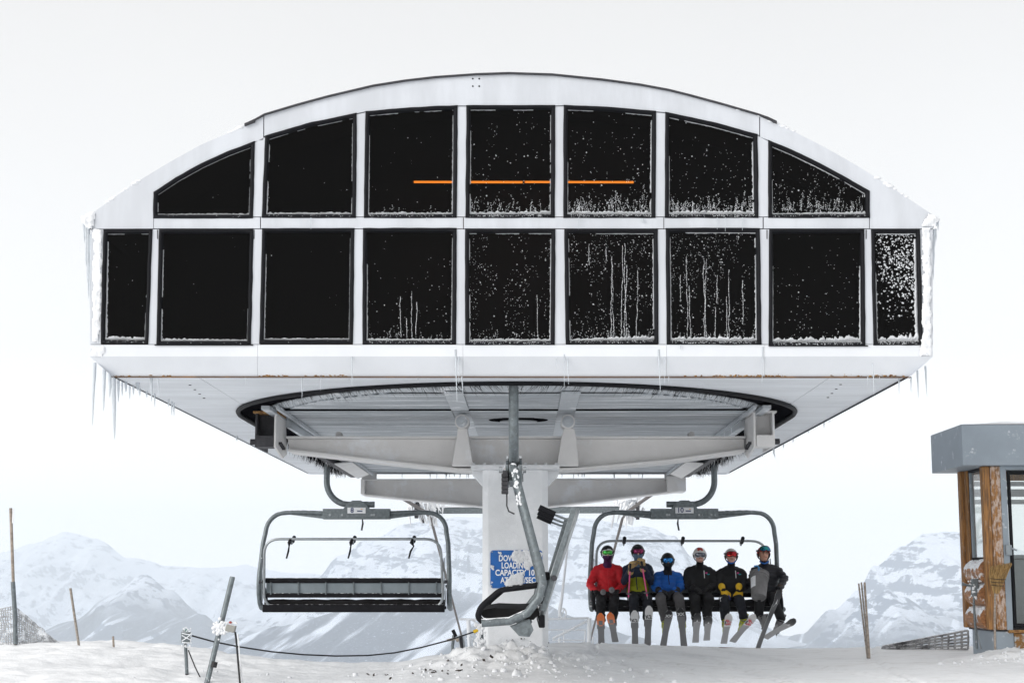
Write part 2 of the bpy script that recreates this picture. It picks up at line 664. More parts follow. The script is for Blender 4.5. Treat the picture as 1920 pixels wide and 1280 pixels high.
snow = mb.build('snow_ground', 'snow', kind='structure')

# loose lumps of broken snow round the column foot (uncountable)
mb = MB()
mat('snow_lump', (0.84, 0.86, 0.89), 0.8, bump=0.5, bscale=30, var=0.08)
for i in range(420):
    if i < 270:
        x = RND.gauss(-0.15, 0.55)
        y = RND.gauss(18.5, 0.8)
    elif i < 340:
        x = RND.uniform(-4.5, 1.6)
        y = RND.gauss(17.6, 0.6)
    else:
        x = RND.gauss(6.2, 0.5)
        y = RND.gauss(20.2, 0.18)
    if abs(x + 0.13) < 0.5 and 19.4 < y < 20.8:
        continue
    r = abs(RND.gauss(0, 0.012)) + 0.004
    c = V((x, y, ground_z(x, y) + r * 0.25))
    o = len(mb.v)
    mb.ell(c, (r * RND.uniform(0.8, 1.5), r * RND.uniform(0.8, 1.3), r * RND.uniform(0.6, 1)), 0, 6, 4,
           Euler((RND.random() * 3, RND.random() * 3, RND.random() * 3)).to_matrix())
    for k in range(o, len(mb.v)):
        p = V(mb.v[k])
        mb.v[k] = tuple(p + (p - c) * (0.8 * noise.noise(p * 37)))
mb.build('snow_lumps', 'snow_lump', kind='stuff')

# dark bits of bark and grit lying in the hollow
mb = MB()
mat('debris', (0.05, 0.04, 0.035), 0.9)
for i in range(24):
    u = RND.gauss(800, 60) if i < 80 else RND.choice([RND.uniform(680, 930), RND.uniform(700, 760), RND.uniform(895, 935)])
    y = 17.9 + RND.gauss(0, 0.16)
    x = (u - 986) / 3000 * y
    s = RND.uniform(0.005, 0.015)
    M = Matrix.Translation((x, y, ground_z(x, y) + 0.006)) @ Euler((RND.random(), RND.random(), RND.random() * 6)).to_matrix().to_4x4()
    mb.box(-s * 1.8, s * 1.8, -s, s, -s * .35, s * .35, 0, M)
for i in range(18):
    u = RND.uniform(950, 1030)
    v = RND.uniform(1195, 1226)
    p = px(u, v, 19.575)
    s = RND.uniform(0.003, 0.010)
    mb.box(p.x - s, p.x + s, 19.568, 19.586, p.z - s * RND.uniform(.6, 1.4), p.z + s)
mb.build('grit', 'debris', kind='stuff')


# ------------------------------------------------------------------ mountains
def mountain_material(name, forest=0.0, rock=0.5, band=0.0, zf=(-260, -40), chute=60.0):
    m = bpy.data.materials.new(name)
    m.use_nodes = True
    n, l = m.node_tree.nodes, m.node_tree.links
    b = n['Principled BSDF']
    b.inputs['Roughness'].default_value = 0.9
    b.inputs['Specular IOR Level'].default_value = 0.1
    tc = n.new('ShaderNodeTexCoord')
    g = n.new('ShaderNodeNewGeometry')
    sn = n.new('ShaderNodeSeparateXYZ')
    l.new(g.outputs['Normal'], sn.inputs[0])
    so = n.new('ShaderNodeSeparateXYZ')
    l.new(tc.outputs['Object'], so.inputs[0])

    def mth(op, a, c, d=None):
        x = n.new('ShaderNodeMath')
        x.operation = op
        for k, q in enumerate((a, c, d)):
            if q is None:
                continue
            if isinstance(q, (int, float)):
                x.inputs[k].default_value = q
            else:
                l.new(q, x.inputs[k])
        return x.outputs[0]

    def rng(s, lo, hi):
        r = n.new('ShaderNodeMapRange')
        r.interpolation_type = 'SMOOTHSTEP'
        r.inputs['From Min'].default_value = lo
        r.inputs['From Max'].default_value = hi
        l.new(s, r.inputs['Value'])
        return r.outputs['Result']

    def noi(vec, scale, detail=6, ro=0.65):
        t = n.new('ShaderNodeTexNoise')
        t.inputs['Scale'].default_value = scale
        t.inputs['Detail'].default_value = detail
        t.inputs['Roughness'].default_value = ro
        l.new(vec, t.inputs['Vector'])
        return t.outputs['Fac']

    def comb(x, y, z):
        c = n.new('ShaderNodeCombineXYZ')
        for k, q in enumerate((x, y, z)):
            if isinstance(q, (int, float)):
                c.inputs[k].default_value = q
            else:
                l.new(q, c.inputs[k])
        return c.outputs[0]

    def mix(f, A, B):
        x = n.new('ShaderNodeMix')
        x.data_type = 'RGBA'
        l.new(f, x.inputs['Factor'])
        for k, q in (('A', A), ('B', B)):
            if isinstance(q, tuple):
                x.inputs[k].default_value = (*q, 1)
            else:
                l.new(q, x.inputs[k])
        return x.outputs['Result']

    strata = noi(comb(mth('MULTIPLY', so.outputs['X'], 0.0011), mth('MULTIPLY', so.outputs['Y'], 0.0008),
                      mth('ADD', mth('MULTIPLY', so.outputs['Z'], 0.022), mth('MULTIPLY', so.outputs['X'], 0.0032))), 1.0, 5)
    crag = noi(tc.outputs['Object'], 0.014, 9, 0.72)
    rockf = mth('ADD', mth('MULTIPLY', mth('SUBTRACT', 0.80, sn.outputs['Z']), 0.9),
                mth('ADD', mth('MULTIPLY', mth('SUBTRACT', strata, 0.5), 1.6 * band + 0.4), mth('MULTIPLY', mth('SUBTRACT', crag, 0.5), 2.5)))
    c = mix(rng(rockf, 0.40 - 0.5 * rock, 0.54 - 0.5 * rock), (0.68, 0.745, 0.86), (0.10, 0.14, 0.215))
    if forest:
        zz = mth('ADD', so.outputs['Z'], mth('MULTIPLY', mth('SUBTRACT', noi(tc.outputs['Object'], 0.006), 0.5), 150))
        ff = mth('SUBTRACT', 1.0, rng(zz, zf[0], zf[1]))
        ch = noi(comb(mth('DIVIDE', mth('SUBTRACT', so.outputs['X'], mth('MULTIPLY', so.outputs['Z'], 1.2)), chute), 0.0,
                      mth('MULTIPLY', so.outputs['Z'], 0.004)), 1.0, 4, 0.55)
        ff = mth('MULTIPLY', ff, mth('SUBTRACT', 1.0, rng(ch, 0.54, 0.63)))
        tr = noi(tc.outputs['Object'], 0.12, 3)
        ff = mth('MULTIPLY', ff, rng(tr, 0.22, 0.42))
        ff = mth('MULTIPLY', ff, forest)
        c = mix(ff, c, (0.03, 0.05, 0.09))
    l.new(c, b.inputs['Base Color'])
    MATS[name] = m


def mountain(name, Rc, sil, mname, zfoot=-430, W=2200, amp=0.16, seed=0, nu=380, nt=80, back=0.5, fine=5.0):
    mb = MB()
    u0, u1 = sil[0][0], sil[-1][0]
    rows = []
    ts = [-(k / 8) ** 1.3 for k in range(8, 0, -1)] + [(k / nt) ** 1.25 for k in range(nt + 1)]
    for t in ts:
        row = []
        for i in range(nu + 1):
            u = lerp(u0, u1, i / nu)
            v = sinterp(sil, u) + fine * nz(u * 0.02, seed * 3.1, 0.5, 5)
            c = px(u, v, Rc)
            H = c.z - zfoot
            if t < 0:
                p = V((c.x, Rc - t * W * back, c.z - H * (-t) ** 1.1 * 0.9))
            else:
                y = Rc - t * W
                xs = c.x
                rid = 1 - 2 * abs(nz(xs * 0.0016 + 0.25 * t, t * 1.1 + seed, seed * 1.7, 3))
                rid2 = 1 - 2 * abs(nz(xs * 0.005 + 0.3 * t, t * 3.0, seed * 2.7, 4))
                env = min(1, t * 5) * min(1, (1 - t) * 4)
                z = zfoot + H * (1 - t ** 0.82) + env * H * amp * (0.9 * rid + 0.4 * rid2 - 0.5)
                p = V((xs + env * 60 * nz(xs * 0.003, t * 4, seed), y + env * W * 0.05 * nz(xs * 0.002, t * 5, seed + 4), z))
            row.append(len(mb.v))
            mb.v.append(tuple(p))
        rows.append(row)
    for a, b in zip(rows, rows[1:]):
        for i in range(nu):
            mb.f.append((a[i], b[i], b[i + 1], a[i + 1]))
            mb.m.append(0)
            mb.s.append(True)
    return mb.build(name, mname, kind='structure')


mountain_material('peak_far', 0.0, 0.62, 0.7)
mountain_material('peak_mid', 1.0, 0.78, 0.9, (-330, -150), 140)
mountain_material('peak_pyramid', 1.0, 0.74, 0.5, (-200, 10), 90)
mountain_material('peak_right', 1.0, 0.74, 1.0, (-240, -60), 70)
mountain_material('forest_slope', 1.0, 0.12, 0.2, (-120, 90), 120)
mountain_material('open_slope', 0.9, 0.10, 0.2, (-330, -130), 200)

mountain('mountain', 12800, [(-300, 1075), (-60, 1050), (0, 1036), (60, 1016), (125, 994), (175, 1008), (240, 1044), (330, 1062), (450, 1062),
                             (560, 1075), (700, 1095), (900, 1120), (1100, 1130)], 'peak_far', W=2600, amp=0.2, seed=1)
mountain('mountain', 7800, [(-250, 1150), (-60, 1170), (60, 1190), (140, 1160), (215, 1112), (272, 1075), (318, 1106), (380, 1150), (430, 1190),
                            (500, 1215), (700, 1230)], 'peak_pyramid', W=1500, amp=0.16, seed=2)
mountain('mountain', 8600, [(430, 1160), (520, 1125), (590, 1085), (640, 1042), (690, 1008), (760, 984), (860, 968), (980, 961), (1100, 970),
                            (1200, 984), (1262, 1005), (1300, 1045), (1335, 1095), (1400, 1150), (1470, 1190), (1700, 1215)],
         'peak_mid', W=2300, amp=0.14, seed=3)
mountain('mountain', 7200, [(1350, 1240), (1440, 1215), (1500, 1188), (1560, 1145), (1610, 1104), (1640, 1060), (1690, 1024), (1735, 1002),
                            (1790, 999), (1850, 1010), (1930, 1035), (2150, 1090), (2400, 1140)], 'peak_right', W=1700, amp=0.13, seed=4)
mountain('mountain', 5700, [(1420, 1235), (1500, 1210), (1580, 1160), (1630, 1122), (1662, 1106), (1690, 1118), (1760, 1152), (1850, 1180),
                            (2000, 1200), (2300, 1220)], 'peak_right', W=1000, amp=0.12, seed=5)
mountain('mountain', 5200, [(250, 1260), (380, 1222), (440, 1197), (520, 1174), (640, 1146), (740, 1120), (840, 1108), (920, 1112), (1010, 1130),
                            (1100, 1160), (1180, 1190), (1300, 1230)], 'forest_slope', W=1300, amp=0.05, seed=6, fine=3)
mountain('mountain', 6000, [(880, 1180), (1010, 1140), (1080, 1122), (1150, 1130), (1230, 1150), (1300, 1158), (1380, 1175), (1440, 1190),
                            (1520, 1207), (1700, 1230)], 'open_slope', W=1500, amp=0.07, seed=7, fine=3)

# ------------------------------------------------------------------ haze: one closed box of even air round everything
mb = MB()
mb.box(-9900, 9900, -600, 14600, -560, 640)
hz = bpy.data.materials.new('haze_air')
hz.use_nodes = True
hn, hl = hz.node_tree.nodes, hz.node_tree.links
hn.clear()
ho = hn.new('ShaderNodeOutputMaterial')
hv = hn.new('ShaderNodeVolumePrincipled')
hv.inputs['Color'].default_value = (0.865, 0.93, 1.0, 1)
hv.inputs['Density'].default_value = 1.35e-4
hv.inputs['Anisotropy'].default_value = 0.0
hl.new(hv.outputs[0], ho.inputs['Volume'])
MATS['haze_air'] = hz
mb.build('haze', 'haze_air', kind='stuff')

# ================================================================== LIFT STATION
YF = 16.0                                       # facade plane
station = empty('lift_station', (-0.13, 20.0, -1.0))
tag(station, 'white chairlift top station with arched roof and dark windows on a column', 'lift station')


def P(u, v, dy=0.0):
    p = px(u, v, YF)
    return V((p.x, YF + dy, p.z))


def part(mb, name, mats, bevel=0.0, kind=None, parent=None):
    o = mb.build(name, mats, None, bevel, kind=kind)
    if parent is None:
        child_at(o, station)
    else:
        o.parent = parent
        o.matrix_parent_inverse = parent.matrix_world.inverted() if False else Matrix.Identity(4)
    return o


XC = -0.115
ROOF = [(176, 398), (220, 366), (265, 336), (318, 304), (377, 271.5), (437, 246), (496, 217), (556, 199), (615, 183), (700, 163), (760, 153.5),
        (816, 147), (894, 141.5), (954, 139.5), (1035, 142), (1129, 151.5), (1200, 161), (1254, 171), (1294, 181), (1353, 197), (1422, 217),
        (1487, 246), (1546, 276), (1606, 310), (1665, 347), (1725, 387), (1748, 402)]

WU = [
    [(288.5, 360.5), (330, 333), (377, 307), (425, 285), (477, 265.5), (474, 409), (287.5, 409)],
    [(497.8, 255), (540, 242), (585, 230), (668.5, 212.6), (667, 408), (491, 408)],
    [(685.6, 209), (770, 202), (857.5, 198), (856, 408), (682.5, 408)],
    [(875, 198), (1040.6, 198), (1039.7, 408), (873.4, 408)],
    [(1057.5, 197.5), (1140, 201), (1229.7, 209), (1228.7, 408), (1056.9, 408)],
    [(1248, 210.6), (1335, 229), (1419.5, 252), (1422, 408), (1247.3, 408)],
    [(1441, 263), (1488, 283), (1532, 304), (1578, 328), (1629.7, 358), (1630.6, 408), (1441, 408)],
]
WL = [
    [(194.3, 431), (285.5, 430.5), (278, 643.7), (189, 643.7)],
    [(298.8, 430), (475, 430), (470, 645.7), (293.5, 645.7)],
    [(492, 428.4), (664, 428.4), (661.7, 643.4), (486.8, 643.4)],
    [(681, 428), (856, 428), (854.4, 644.7), (679.7, 644.7)],
    [(872.5, 429.7), (1041, 429.7), (1039.7, 646), (872.5, 646)],
    [(1058.4, 429.7), (1232.8, 429.7), (1234.4, 643.7), (1061, 645)],
    [(1248.8, 428), (1424.3, 428), (1427, 645.8), (1250.6, 645)],
    [(1442.7, 429.7), (1620, 429.7), (1622.3, 648), (1441.8, 648)],
    [(1633.3, 430.3), (1724.8, 429.7), (1729.8, 646.4), (1638, 646.4)],
]
NTOP_U = [5, 4, 3, 2, 3, 3, 5]                 # number of points along each upper window's top edge

# ---- facade panels (each sheet its own piece, thin joints between them)
G = 0.9                                        # half joint in photo pixels


def panel(poly, name='facade_panel', m='white_paint', dy=0.0, th=0.045):
    mb = MB()
    mb.prism([P(u, v, dy) for u, v in poly], (0, th, 0))
    return part(mb, name, m)


def roof_v(u):
    return interp(ROOF, u)


def roof_seg(u0, u1):
    return [(u0, roof_v(u0))] + [p for p in ROOF if u0 < p[0] < u1] + [(u1, roof_v(u1))]


# arch sheets above the upper windows
low = []
for k in (1, 2, 3, 4, 5):
    low += WU[k][:NTOP_U[k]]
SL, SR = 494.5, 1424.5
panel(roof_seg(SL + G, SR - G) + [(SR - G, 254.5)] + low[::-1] + [(SL + G, 255.5)], 'arch_panel')
panel([(158, 414)] + roof_seg(176, SL - G) + [(SL - G, 262)] + WU[0][:5][::-1] + [(287.5, 408.5), (287.5, 428.5), (171, 429)], 'arch_panel')
panel(roof_seg(SR + G, 1748) + [(1763, 411), (1748, 428.5), (1631, 428.5)] + [(1631, 358)] + WU[6][:5][::-1] + [(SR + G, 257)], 'arch_panel')
# mullions of the upper row
for a, b in zip(WU, WU[1:]):
    na = NTOP_U[WU.index(a)]
    r = a[na - 1], a[na]
    lft = b[0], b[-1]
    panel([(r[0][0], r[0][1] + 2.2), (lft[0][0], lft[0][1] + 2.2), (lft[1][0], 406), (r[1][0], 406)], 'mullion')
# band between the rows
for a, b in ((288.5, 487.5), (489.3, 868), (869.6, 1244), (1245.5, 1430), (1432, 1629.5)):
    panel([(a, 407.6), (b, 407.6), (b, 428.2), (a, 428.2)], 'band_panel')
# mullions of the lower row and the end strips
for a, b in zip(WL, WL[1:]):
    panel([(a[1][0], 430), (b[0][0], 430), (b[3][0], 645), (a[2][0], 645)], 'mullion')
panel([(171, 430.5), (194, 430.5), (189, 645), (168.5, 645)], 'end_panel')
panel([(1725, 430), (1748.5, 430), (1749.5, 645), (1730, 645)], 'end_panel')

# bottom band: upright strip then a strip leaning in to the soffit, in four lengths
HZ = px(986, 706.5, 16.16).z                   # soffit height
cuts = [(168, 168, 210), (483, 483, 483), (868, 868, 868), (1250, 1250, 1250), (1434, 1434, 1434), (1750, 1750, 1707)]
mat('bounce_lit_white', (0.74, 0.77, 0.815), 0.42, var=0.06, vscale=1.5, bump=0.05)  # facade white made lighter: light bounced off the snow put into the colour
g2 = 0.22
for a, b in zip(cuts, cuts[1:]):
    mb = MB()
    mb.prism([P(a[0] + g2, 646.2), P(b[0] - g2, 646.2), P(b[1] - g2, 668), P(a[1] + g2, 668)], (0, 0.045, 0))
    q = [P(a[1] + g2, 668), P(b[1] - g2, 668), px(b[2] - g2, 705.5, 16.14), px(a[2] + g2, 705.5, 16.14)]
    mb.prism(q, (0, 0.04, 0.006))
    part(mb, 'lower_panel', 'bounce_lit_white')

# rusty drip edge under the band, with flaking patches
mb = MB()
mb.beam(px(210, 706.6, 16.15), px(1707, 707.4, 16.15), 0.05, 0.009)
part(mb, 'drip_edge', 'drip_brown')
mb = MB()
for i in range(150):
    c = RND.choice([500, 505, 520, 640, 645, 610, 1290, 1330, 1345, 1380, 1400, 1420, 1445, 1460, 1600, 1610, 1670, 1680, 300, 240])
    u = c + RND.gauss(0, 16)
    if not 214 < u < 1700:
        continue
    v = 705.6 - abs(RND.gauss(0, 1.5))
    p = px(u, v, 16.13 - 0.004)
    s = RND.uniform(0.004, 0.012)
    n_ = 6
    vs = [p + V((0, -0.004, 0))] + [p + V((math.cos(2 * PI * k / n_) * s * RND.uniform(0.7, 2.2), 0.005, math.sin(2 * PI * k / n_) * s * RND.uniform(.4, .9)))
                                    for k in range(n_)]
    mb.add(vs, [(0, 1 + (k + 1) % n_, 1 + k) for k in range(n_)])
part(mb, 'rust_flakes', 'rust', kind='stuff')

# four bolt holes near the top
for u, v in ((886.5, 148), (898.5, 148), (886.5, 162), (898.5, 162)):
    mb = MB()
    mb.disc(P(u, v, -0.003), 0.009, (0, 1, 0), 0.01, 0, 10)
    part(mb, 'bolt_hole', 'black_rubber')

# ---- windows: wavy rubber gasket > pane, frost
def offset_poly(poly, d):
    """inward offset of a clockwise-on-screen polygon in pixels"""
    n = len(poly)
    cx = sum(p[0] for p in poly) / n
    cy = sum(p[1] for p in poly) / n
    lines = []
    for i in range(n):
        a, b = V(poly[i]), V(poly[(i + 1) % n])
        t = (b - a).normalized()
        nr = V((-t.y, t.x))
        if nr.dot(V((cx, cy)) - a) < 0:
            nr = -nr
        lines.append((a + nr * d, t))
    out = []
    for i in range(n):
        p, t = lines[i - 1]
        q, s = lines[i]
        den = t.x * s.y - t.y * s.x
        if abs(den) < 1e-6:
            out.append(tuple(q))
        else:
            k = ((q.x - p.x) * s.y - (q.y - p.y) * s.x) / den
            out.append(tuple(p + t * k))
    return out


def densify(poly, n=10):
    out = []
    for i in range(len(poly)):
        a, b = V(poly[i]), V(poly[(i + 1) % len(poly)])
        for k in range(n):
            out.append(tuple(a.lerp(b, k / n)))
    return out


def in_poly(p, poly):
    c = False
    j = len(poly) - 1
    for i in range(len(poly)):
        (xi, yi), (xj, yj) = poly[i], poly[j]
        if (yi > p[1]) != (yj > p[1]) and p[0] < (xj - xi) * (p[1] - yi) / (yj - yi) + xi:
            c = not c
        j = i
    return c


def flake(mb, u, v, r, dy=0.02, el=1.0):
    """one bead of rime frozen to the glass"""
    c = P(u, v, dy)
    r *= YF / F
    n_ = 5
    a0 = RND.random() * 6
    ring = [c + V((math.cos(a0 + 2 * PI * k / n_) * r * RND.uniform(0.65, 1.3), 0, math.sin(a0 + 2 * PI * k / n_) * r * el * RND.uniform(0.65, 1.3)))
            for k in range(n_)]
    mb.add([c + V((0, -r * 0.6, 0))] + ring, [(0, 1 + k, 1 + (k + 1) % n_) for k in range(n_)])


def edge_frost(mb, a, b, h0, h1, inward, dy=0.018, seed=0.0, seg=None, gap=0.0, rough=0.45):
    """ragged ridge of rime along an edge (pixels a->b), thickness h0->h1 towards 'inward'"""
    a, b, inward = V(a), V(b), V(inward).normalized()
    L = (b - a).length
    seg = seg or max(6, int(L / 2.2))
    prev = None
    for i in range(seg + 1):
        t = i / seg
        p = a.lerp(b, t)
        h = lerp(h0, h1, t) * (1 + rough * 1.7 * nz(p.x * 0.21, p.y * 0.21, seed, 3) + rough * 0.5 * (RND.random() - .5))
        if gap and nz(p.x * 0.018, p.y * 0.018, seed + 9, 3) < gap - 0.72:
            h = 0
        h = max(0.0, h * 0.72)
        row = [P(*(p - inward * 0.6), dy), P(*(p + inward * h * 0.45), dy - min(0.02, 0.002 * h + 0.003)), P(*(p + inward * h), dy + 0.004)]
        if prev and h > 0.05:
            o = len(mb.v)
            mb.add(prev + row, [(0, 3, 4, 1), (1, 4, 5, 2)], 0, False)
        prev = row


def fern(mb, u, v, n, poly, step=1.8, spread=1.1, r=0.75):
    for i in range(n):
        u += RND.gauss(0, spread)
        v -= abs(RND.gauss(step, 0.8))
        if not in_poly((u, v), poly):
            return
        if RND.random() < 0.8:
            flake(mb, u, v, r * RND.uniform(0.5, 1.25))


def streak(mb, u, v0, v1, poly, r=0.62):
    v = v1
    while v > v0:
        v -= RND.uniform(0.9, 2.0)
        u += RND.gauss(0, 0.28)
        if in_poly((u, v), poly) and RND.random() < 0.93:
            flake(mb, u, v, r * RND.uniform(0.6, 1.15), el=1.8)


def build_window(poly, fr):
    n0 = len(poly)
    inner = offset_poly(poly, 7.2)
    jit = [RND.uniform(-0.5, 0.5) for _ in range(n0)]
    dn = 12
    O, I = densify(poly, dn), densify(inner, dn)
    M1 = [tuple(V(o).lerp(V(i), 0.30)) for o, i in zip(O, I)]
    M2 = [tuple(V(o).lerp(V(i), 0.72)) for o, i in zip(O, I)]
    sd = poly[0][0] * 0.1

    def wob(pt, k):
        return (pt[0] + 0.7 * nz(pt[0] * 0.03, pt[1] * 0.03, sd), pt[1] + 0.7 * nz(pt[0] * 0.03, pt[1] * 0.03, sd + 5))
    rows = [[P(*wob(q, 0), 0.004) for q in offset_dense(O, -1.2)], [P(*wob(q, 0), -0.012) for q in O], [P(*wob(q, 1), -0.020) for q in M1],
            [P(*wob(q, 1), -0.016) for q in M2], [P(*wob(q, 2), 0.020) for q in I], [P(*wob(q, 2), 0.036) for q in I]]
    mb = MB()
    n = len(O)
    vs = [p for r in rows for p in r]
    fs = []
    for r in range(len(rows) - 1):
        for i in range(n):
            j = (i + 1) % n
            fs.append((r * n + i, r * n + j, (r + 1) * n + j, (r + 1) * n + i))
    mb.add(vs, fs, 0, True)
    w = part(mb, 'window', 'black_rubber')
    # pane
    mb = MB()
    pl = offset_poly(poly, 6.4)
    mb.prism([P(u, v, 0.027) for u, v in pl], (0, 0.006, 0))
    pane = part(mb, 'pane', 'tinted_glass', parent=w)
    pane.matrix_parent_inverse = w.matrix_parent_inverse
    w_inv(pane, w)
    # frost
    mb = MB()
    gl = offset_poly(poly, 7.6)
    nb = len(gl)
    BR, BL = gl[-2], gl[-1]
    TL = gl[0]
    TR = gl[nb - 3]
    edge_frost(mb, BL, BR, fr.get('b0', 3), fr.get('b1', fr.get('b0', 3)), (0, -1), seed=sd, gap=fr.get('bg', 0))
    if fr.get('l'):
        edge_frost(mb, lerp2(BL, TL, fr.get('lt', 0.95)), BL, fr['l'] * 0.5, fr['l'], (1, 0), seed=sd + 1, gap=fr.get('lg', 0.35))
    if fr.get('r'):
        edge_frost(mb, lerp2(BR, TR, fr.get('rt', 0.95)), BR, fr['r'] * 0.6, fr['r'], (-1, 0), seed=sd + 2, gap=fr.get('rg', 0.3))
    if fr.get('t'):
        for k in range(nb - 3):
            edge_frost(mb, gl[k], gl[k + 1], fr['t'], fr['t'], (0, 1), seed=sd + 3, gap=0.5)
    # rime dusting on the lower gasket itself
    for i in range(int(fr.get('dust', 0))):
        t = RND.random()
        u = lerp(BL[0], BR[0], t)
        v = lerp(BL[1], BR[1], t) + RND.uniform(0.5, 6.5)
        flake(mb, u, v, RND.uniform(0.4, 0.95), -0.022)
    u0, u1 = min(q[0] for q in gl), max(q[0] for q in gl)
    v0, v1 = min(q[1] for q in gl), max(q[1] for q in gl)
    for kind, n in fr.get('dots', []):
        k = 0
        tries = 0
        while k < n and tries < n * 8:
            tries += 1
            u, t = RND.uniform(u0, u1), RND.random()
            if kind == 'all':
                v = lerp(v0, v1, t)
            elif kind == 'low':
                v = lerp(v1, v0, t * t * 0.8)
            elif kind == 'top':
                v = lerp(v0, v1, t * 0.45)
            else:
                v = lerp(v0, v1, t)
                if not (RND.random() < max(0, 1.25 - abs(t - 0.25) * 2.2) * (0.25 + (u - u0) / (u1 - u0))):
                    continue
            if not in_poly((u, v), gl):
                continue
            if kind == 'all' and nz(u * 0.05, v * 0.012, sd, 2) < -0.12:
                continue
            k += 1
            flake(mb, u, v, min(1.4, 0.32 + RND.expovariate(4.2)) if kind != 'thick' else min(2.6, abs(RND.gauss(.9, 0.6)) + 0.4))
    for i in range(fr.get('ferns', 0)):
        u = RND.uniform(u0, u1)
        q = nz(u * 0.05, sd, 2.0, 2)
        fern(mb, u, v1 - RND.uniform(2, 8), int(RND.uniform(3, fr.get('fl', 14)) * (0.75 + q)), gl)
    for u, a, b in fr.get('streaks', []):
        streak(mb, lerp(u0, u1, u), lerp(v0, v1, a), lerp(v0, v1, b), gl)
    f = part(mb, 'frost', 'glass_frost', kind='stuff', parent=w)
    w_inv(f, w)
    return w


def lerp2(a, b, t):
    return (lerp(a[0], b[0], t), lerp(a[1], b[1], t))


def offset_dense(pts, d):
    n = len(pts)
    cx = sum(p[0] for p in pts) / n
    cy = sum(p[1] for p in pts) / n
    out = []
    for p in pts:
        w = V((cx - p[0], cy - p[1])).normalized()
        out.append((p[0] + w.x * d, p[1] + w.y * d))
    return out


def w_inv(o, parent_part):
    """part of a part: undo the station offset that the parent already carries"""
    o.matrix_parent_inverse = (Matrix.Translation(station.location) @ parent_part.matrix_parent_inverse).inverted()


FU = [dict(b0=1.5, b1=3, l=1.2, lt=.6, r=1.2, rg=.5, t=0.5, dots=[('all', 3)], dust=10),
      dict(b0=3.5, b1=4, l=2.6, r=1.6, t=0.4, dots=[('all', 6)], dust=40),
      dict(b0=4, b1=4.5, l=1.8, lt=.8, r=2.2, t=0.8, dots=[('all', 12), ('low', 14)], dust=100, ferns=14, fl=5),
      dict(b0=5, b1=6.5, l=2, lt=.8, r=2.0, t=1.0, dots=[('all', 90), ('low', 60)], dust=150, ferns=38, fl=18),
      dict(b0=6, b1=7, l=1.2, lt=.5, r=3.2, t=1.0, dots=[('all', 60), ('low', 150)], dust=170, ferns=80, fl=22),
      dict(b0=7, b1=8, l=1.5, lt=.6, r=3.8, t=1.2, dots=[('all', 20), ('low', 190)], dust=170, ferns=105, fl=20),
      dict(b0=2, b1=6, l=1.2, lt=.5, r=2.5, t=1.6, dots=[('all', 70), ('low', 170)], dust=60, ferns=62, fl=22)]
FL = [dict(b0=8, b1=6, l=4, lt=.93, r=1.4, rt=.5, t=0.6, dots=[('all', 10)], dust=20),
      dict(b0=6, b1=3, l=2.6, lt=.85, r=0.6, rt=.3, dots=[('all', 6)], dust=10),
      dict(b0=3.2, b1=3.2, l=2.0, lt=.8, r=1.0, rt=.95, rg=.4, dots=[('all', 7)], dust=6),
      dict(b0=4, b1=4, l=2.2, r=1.6, dots=[('low', 90), ('all', 30)], dust=90, ferns=16, fl=8,
           streaks=[(.40, .6, .98), (.53, .55, .98), (.57, .65, .95), (.47, .8, .98)]),
      dict(b0=4.5, b1=5.5, l=2.2, r=2.6, t=1.0, dots=[('all', 420)], dust=130, ferns=24, fl=6, streaks=[(.84, .58, .98)]),
      dict(b0=4, b1=10, l=2.2, r=3.0, t=1.3, dots=[('all', 520), ('top', 120)], dust=120, ferns=40, fl=8,
           streaks=[(.50, .22, .98), (.53, .3, .98), (.62, .12, .98), (.655, .1, .98), (.67, .3, .98), (.79, .35, .98), (.24, .1, .3), (.44, .1, .28)]),
      dict(b0=8, b1=9, l=2.4, r=3.2, t=1.6, dots=[('all', 560), ('top', 130)], dust=170, ferns=30, fl=8,
           streaks=[(.20, .22, .98), (.40, .25, .98), (.42, .25, .98), (.54, .4, .66), (.68, .35, .98), (.66, .6, .98), (.84, .45, .85), (.12, .4, .65),
                    (.24, .5, .98), (.52, .7, .98)]),
      dict(b0=8, b1=14, l=1.4, lt=.7, r=3.6, rt=.7, dots=[('all', 60), ('low', 110)], dust=160),
      dict(b0=7, b1=20, l=2.5, lt=.7, lg=.5, r=7, rg=0, t=2.0, dots=[('thick', 520), ('all', 120)], dust=90)]
for q, f in zip(WU, FU):
    build_window(q, f)
for q, f in zip(WL, FL):
    build_window(q, f)

# stay hinges beside the two opening lights
for u in (295.5, 476.5, 1438, 1624):
    mb = MB()
    mb.prism([P(u - 0.8, 431, -0.004), P(u + 0.8, 431, -0.004), P(u + 0.8, 448, -0.004), P(u - 0.8, 448, -0.004)], (0, 0.02, 0))
    part(mb, 'hinge', 'dark_steel')
for a, b, v in ((290.5, 474.5, 646.9), (1441, 1627, 648.6)):
    mb = MB()
    mb.beam(P(a, v, -0.002), P(b, v, -0.002), 0.03, 0.008)
    part(mb, 'sill', 'black_rubber')

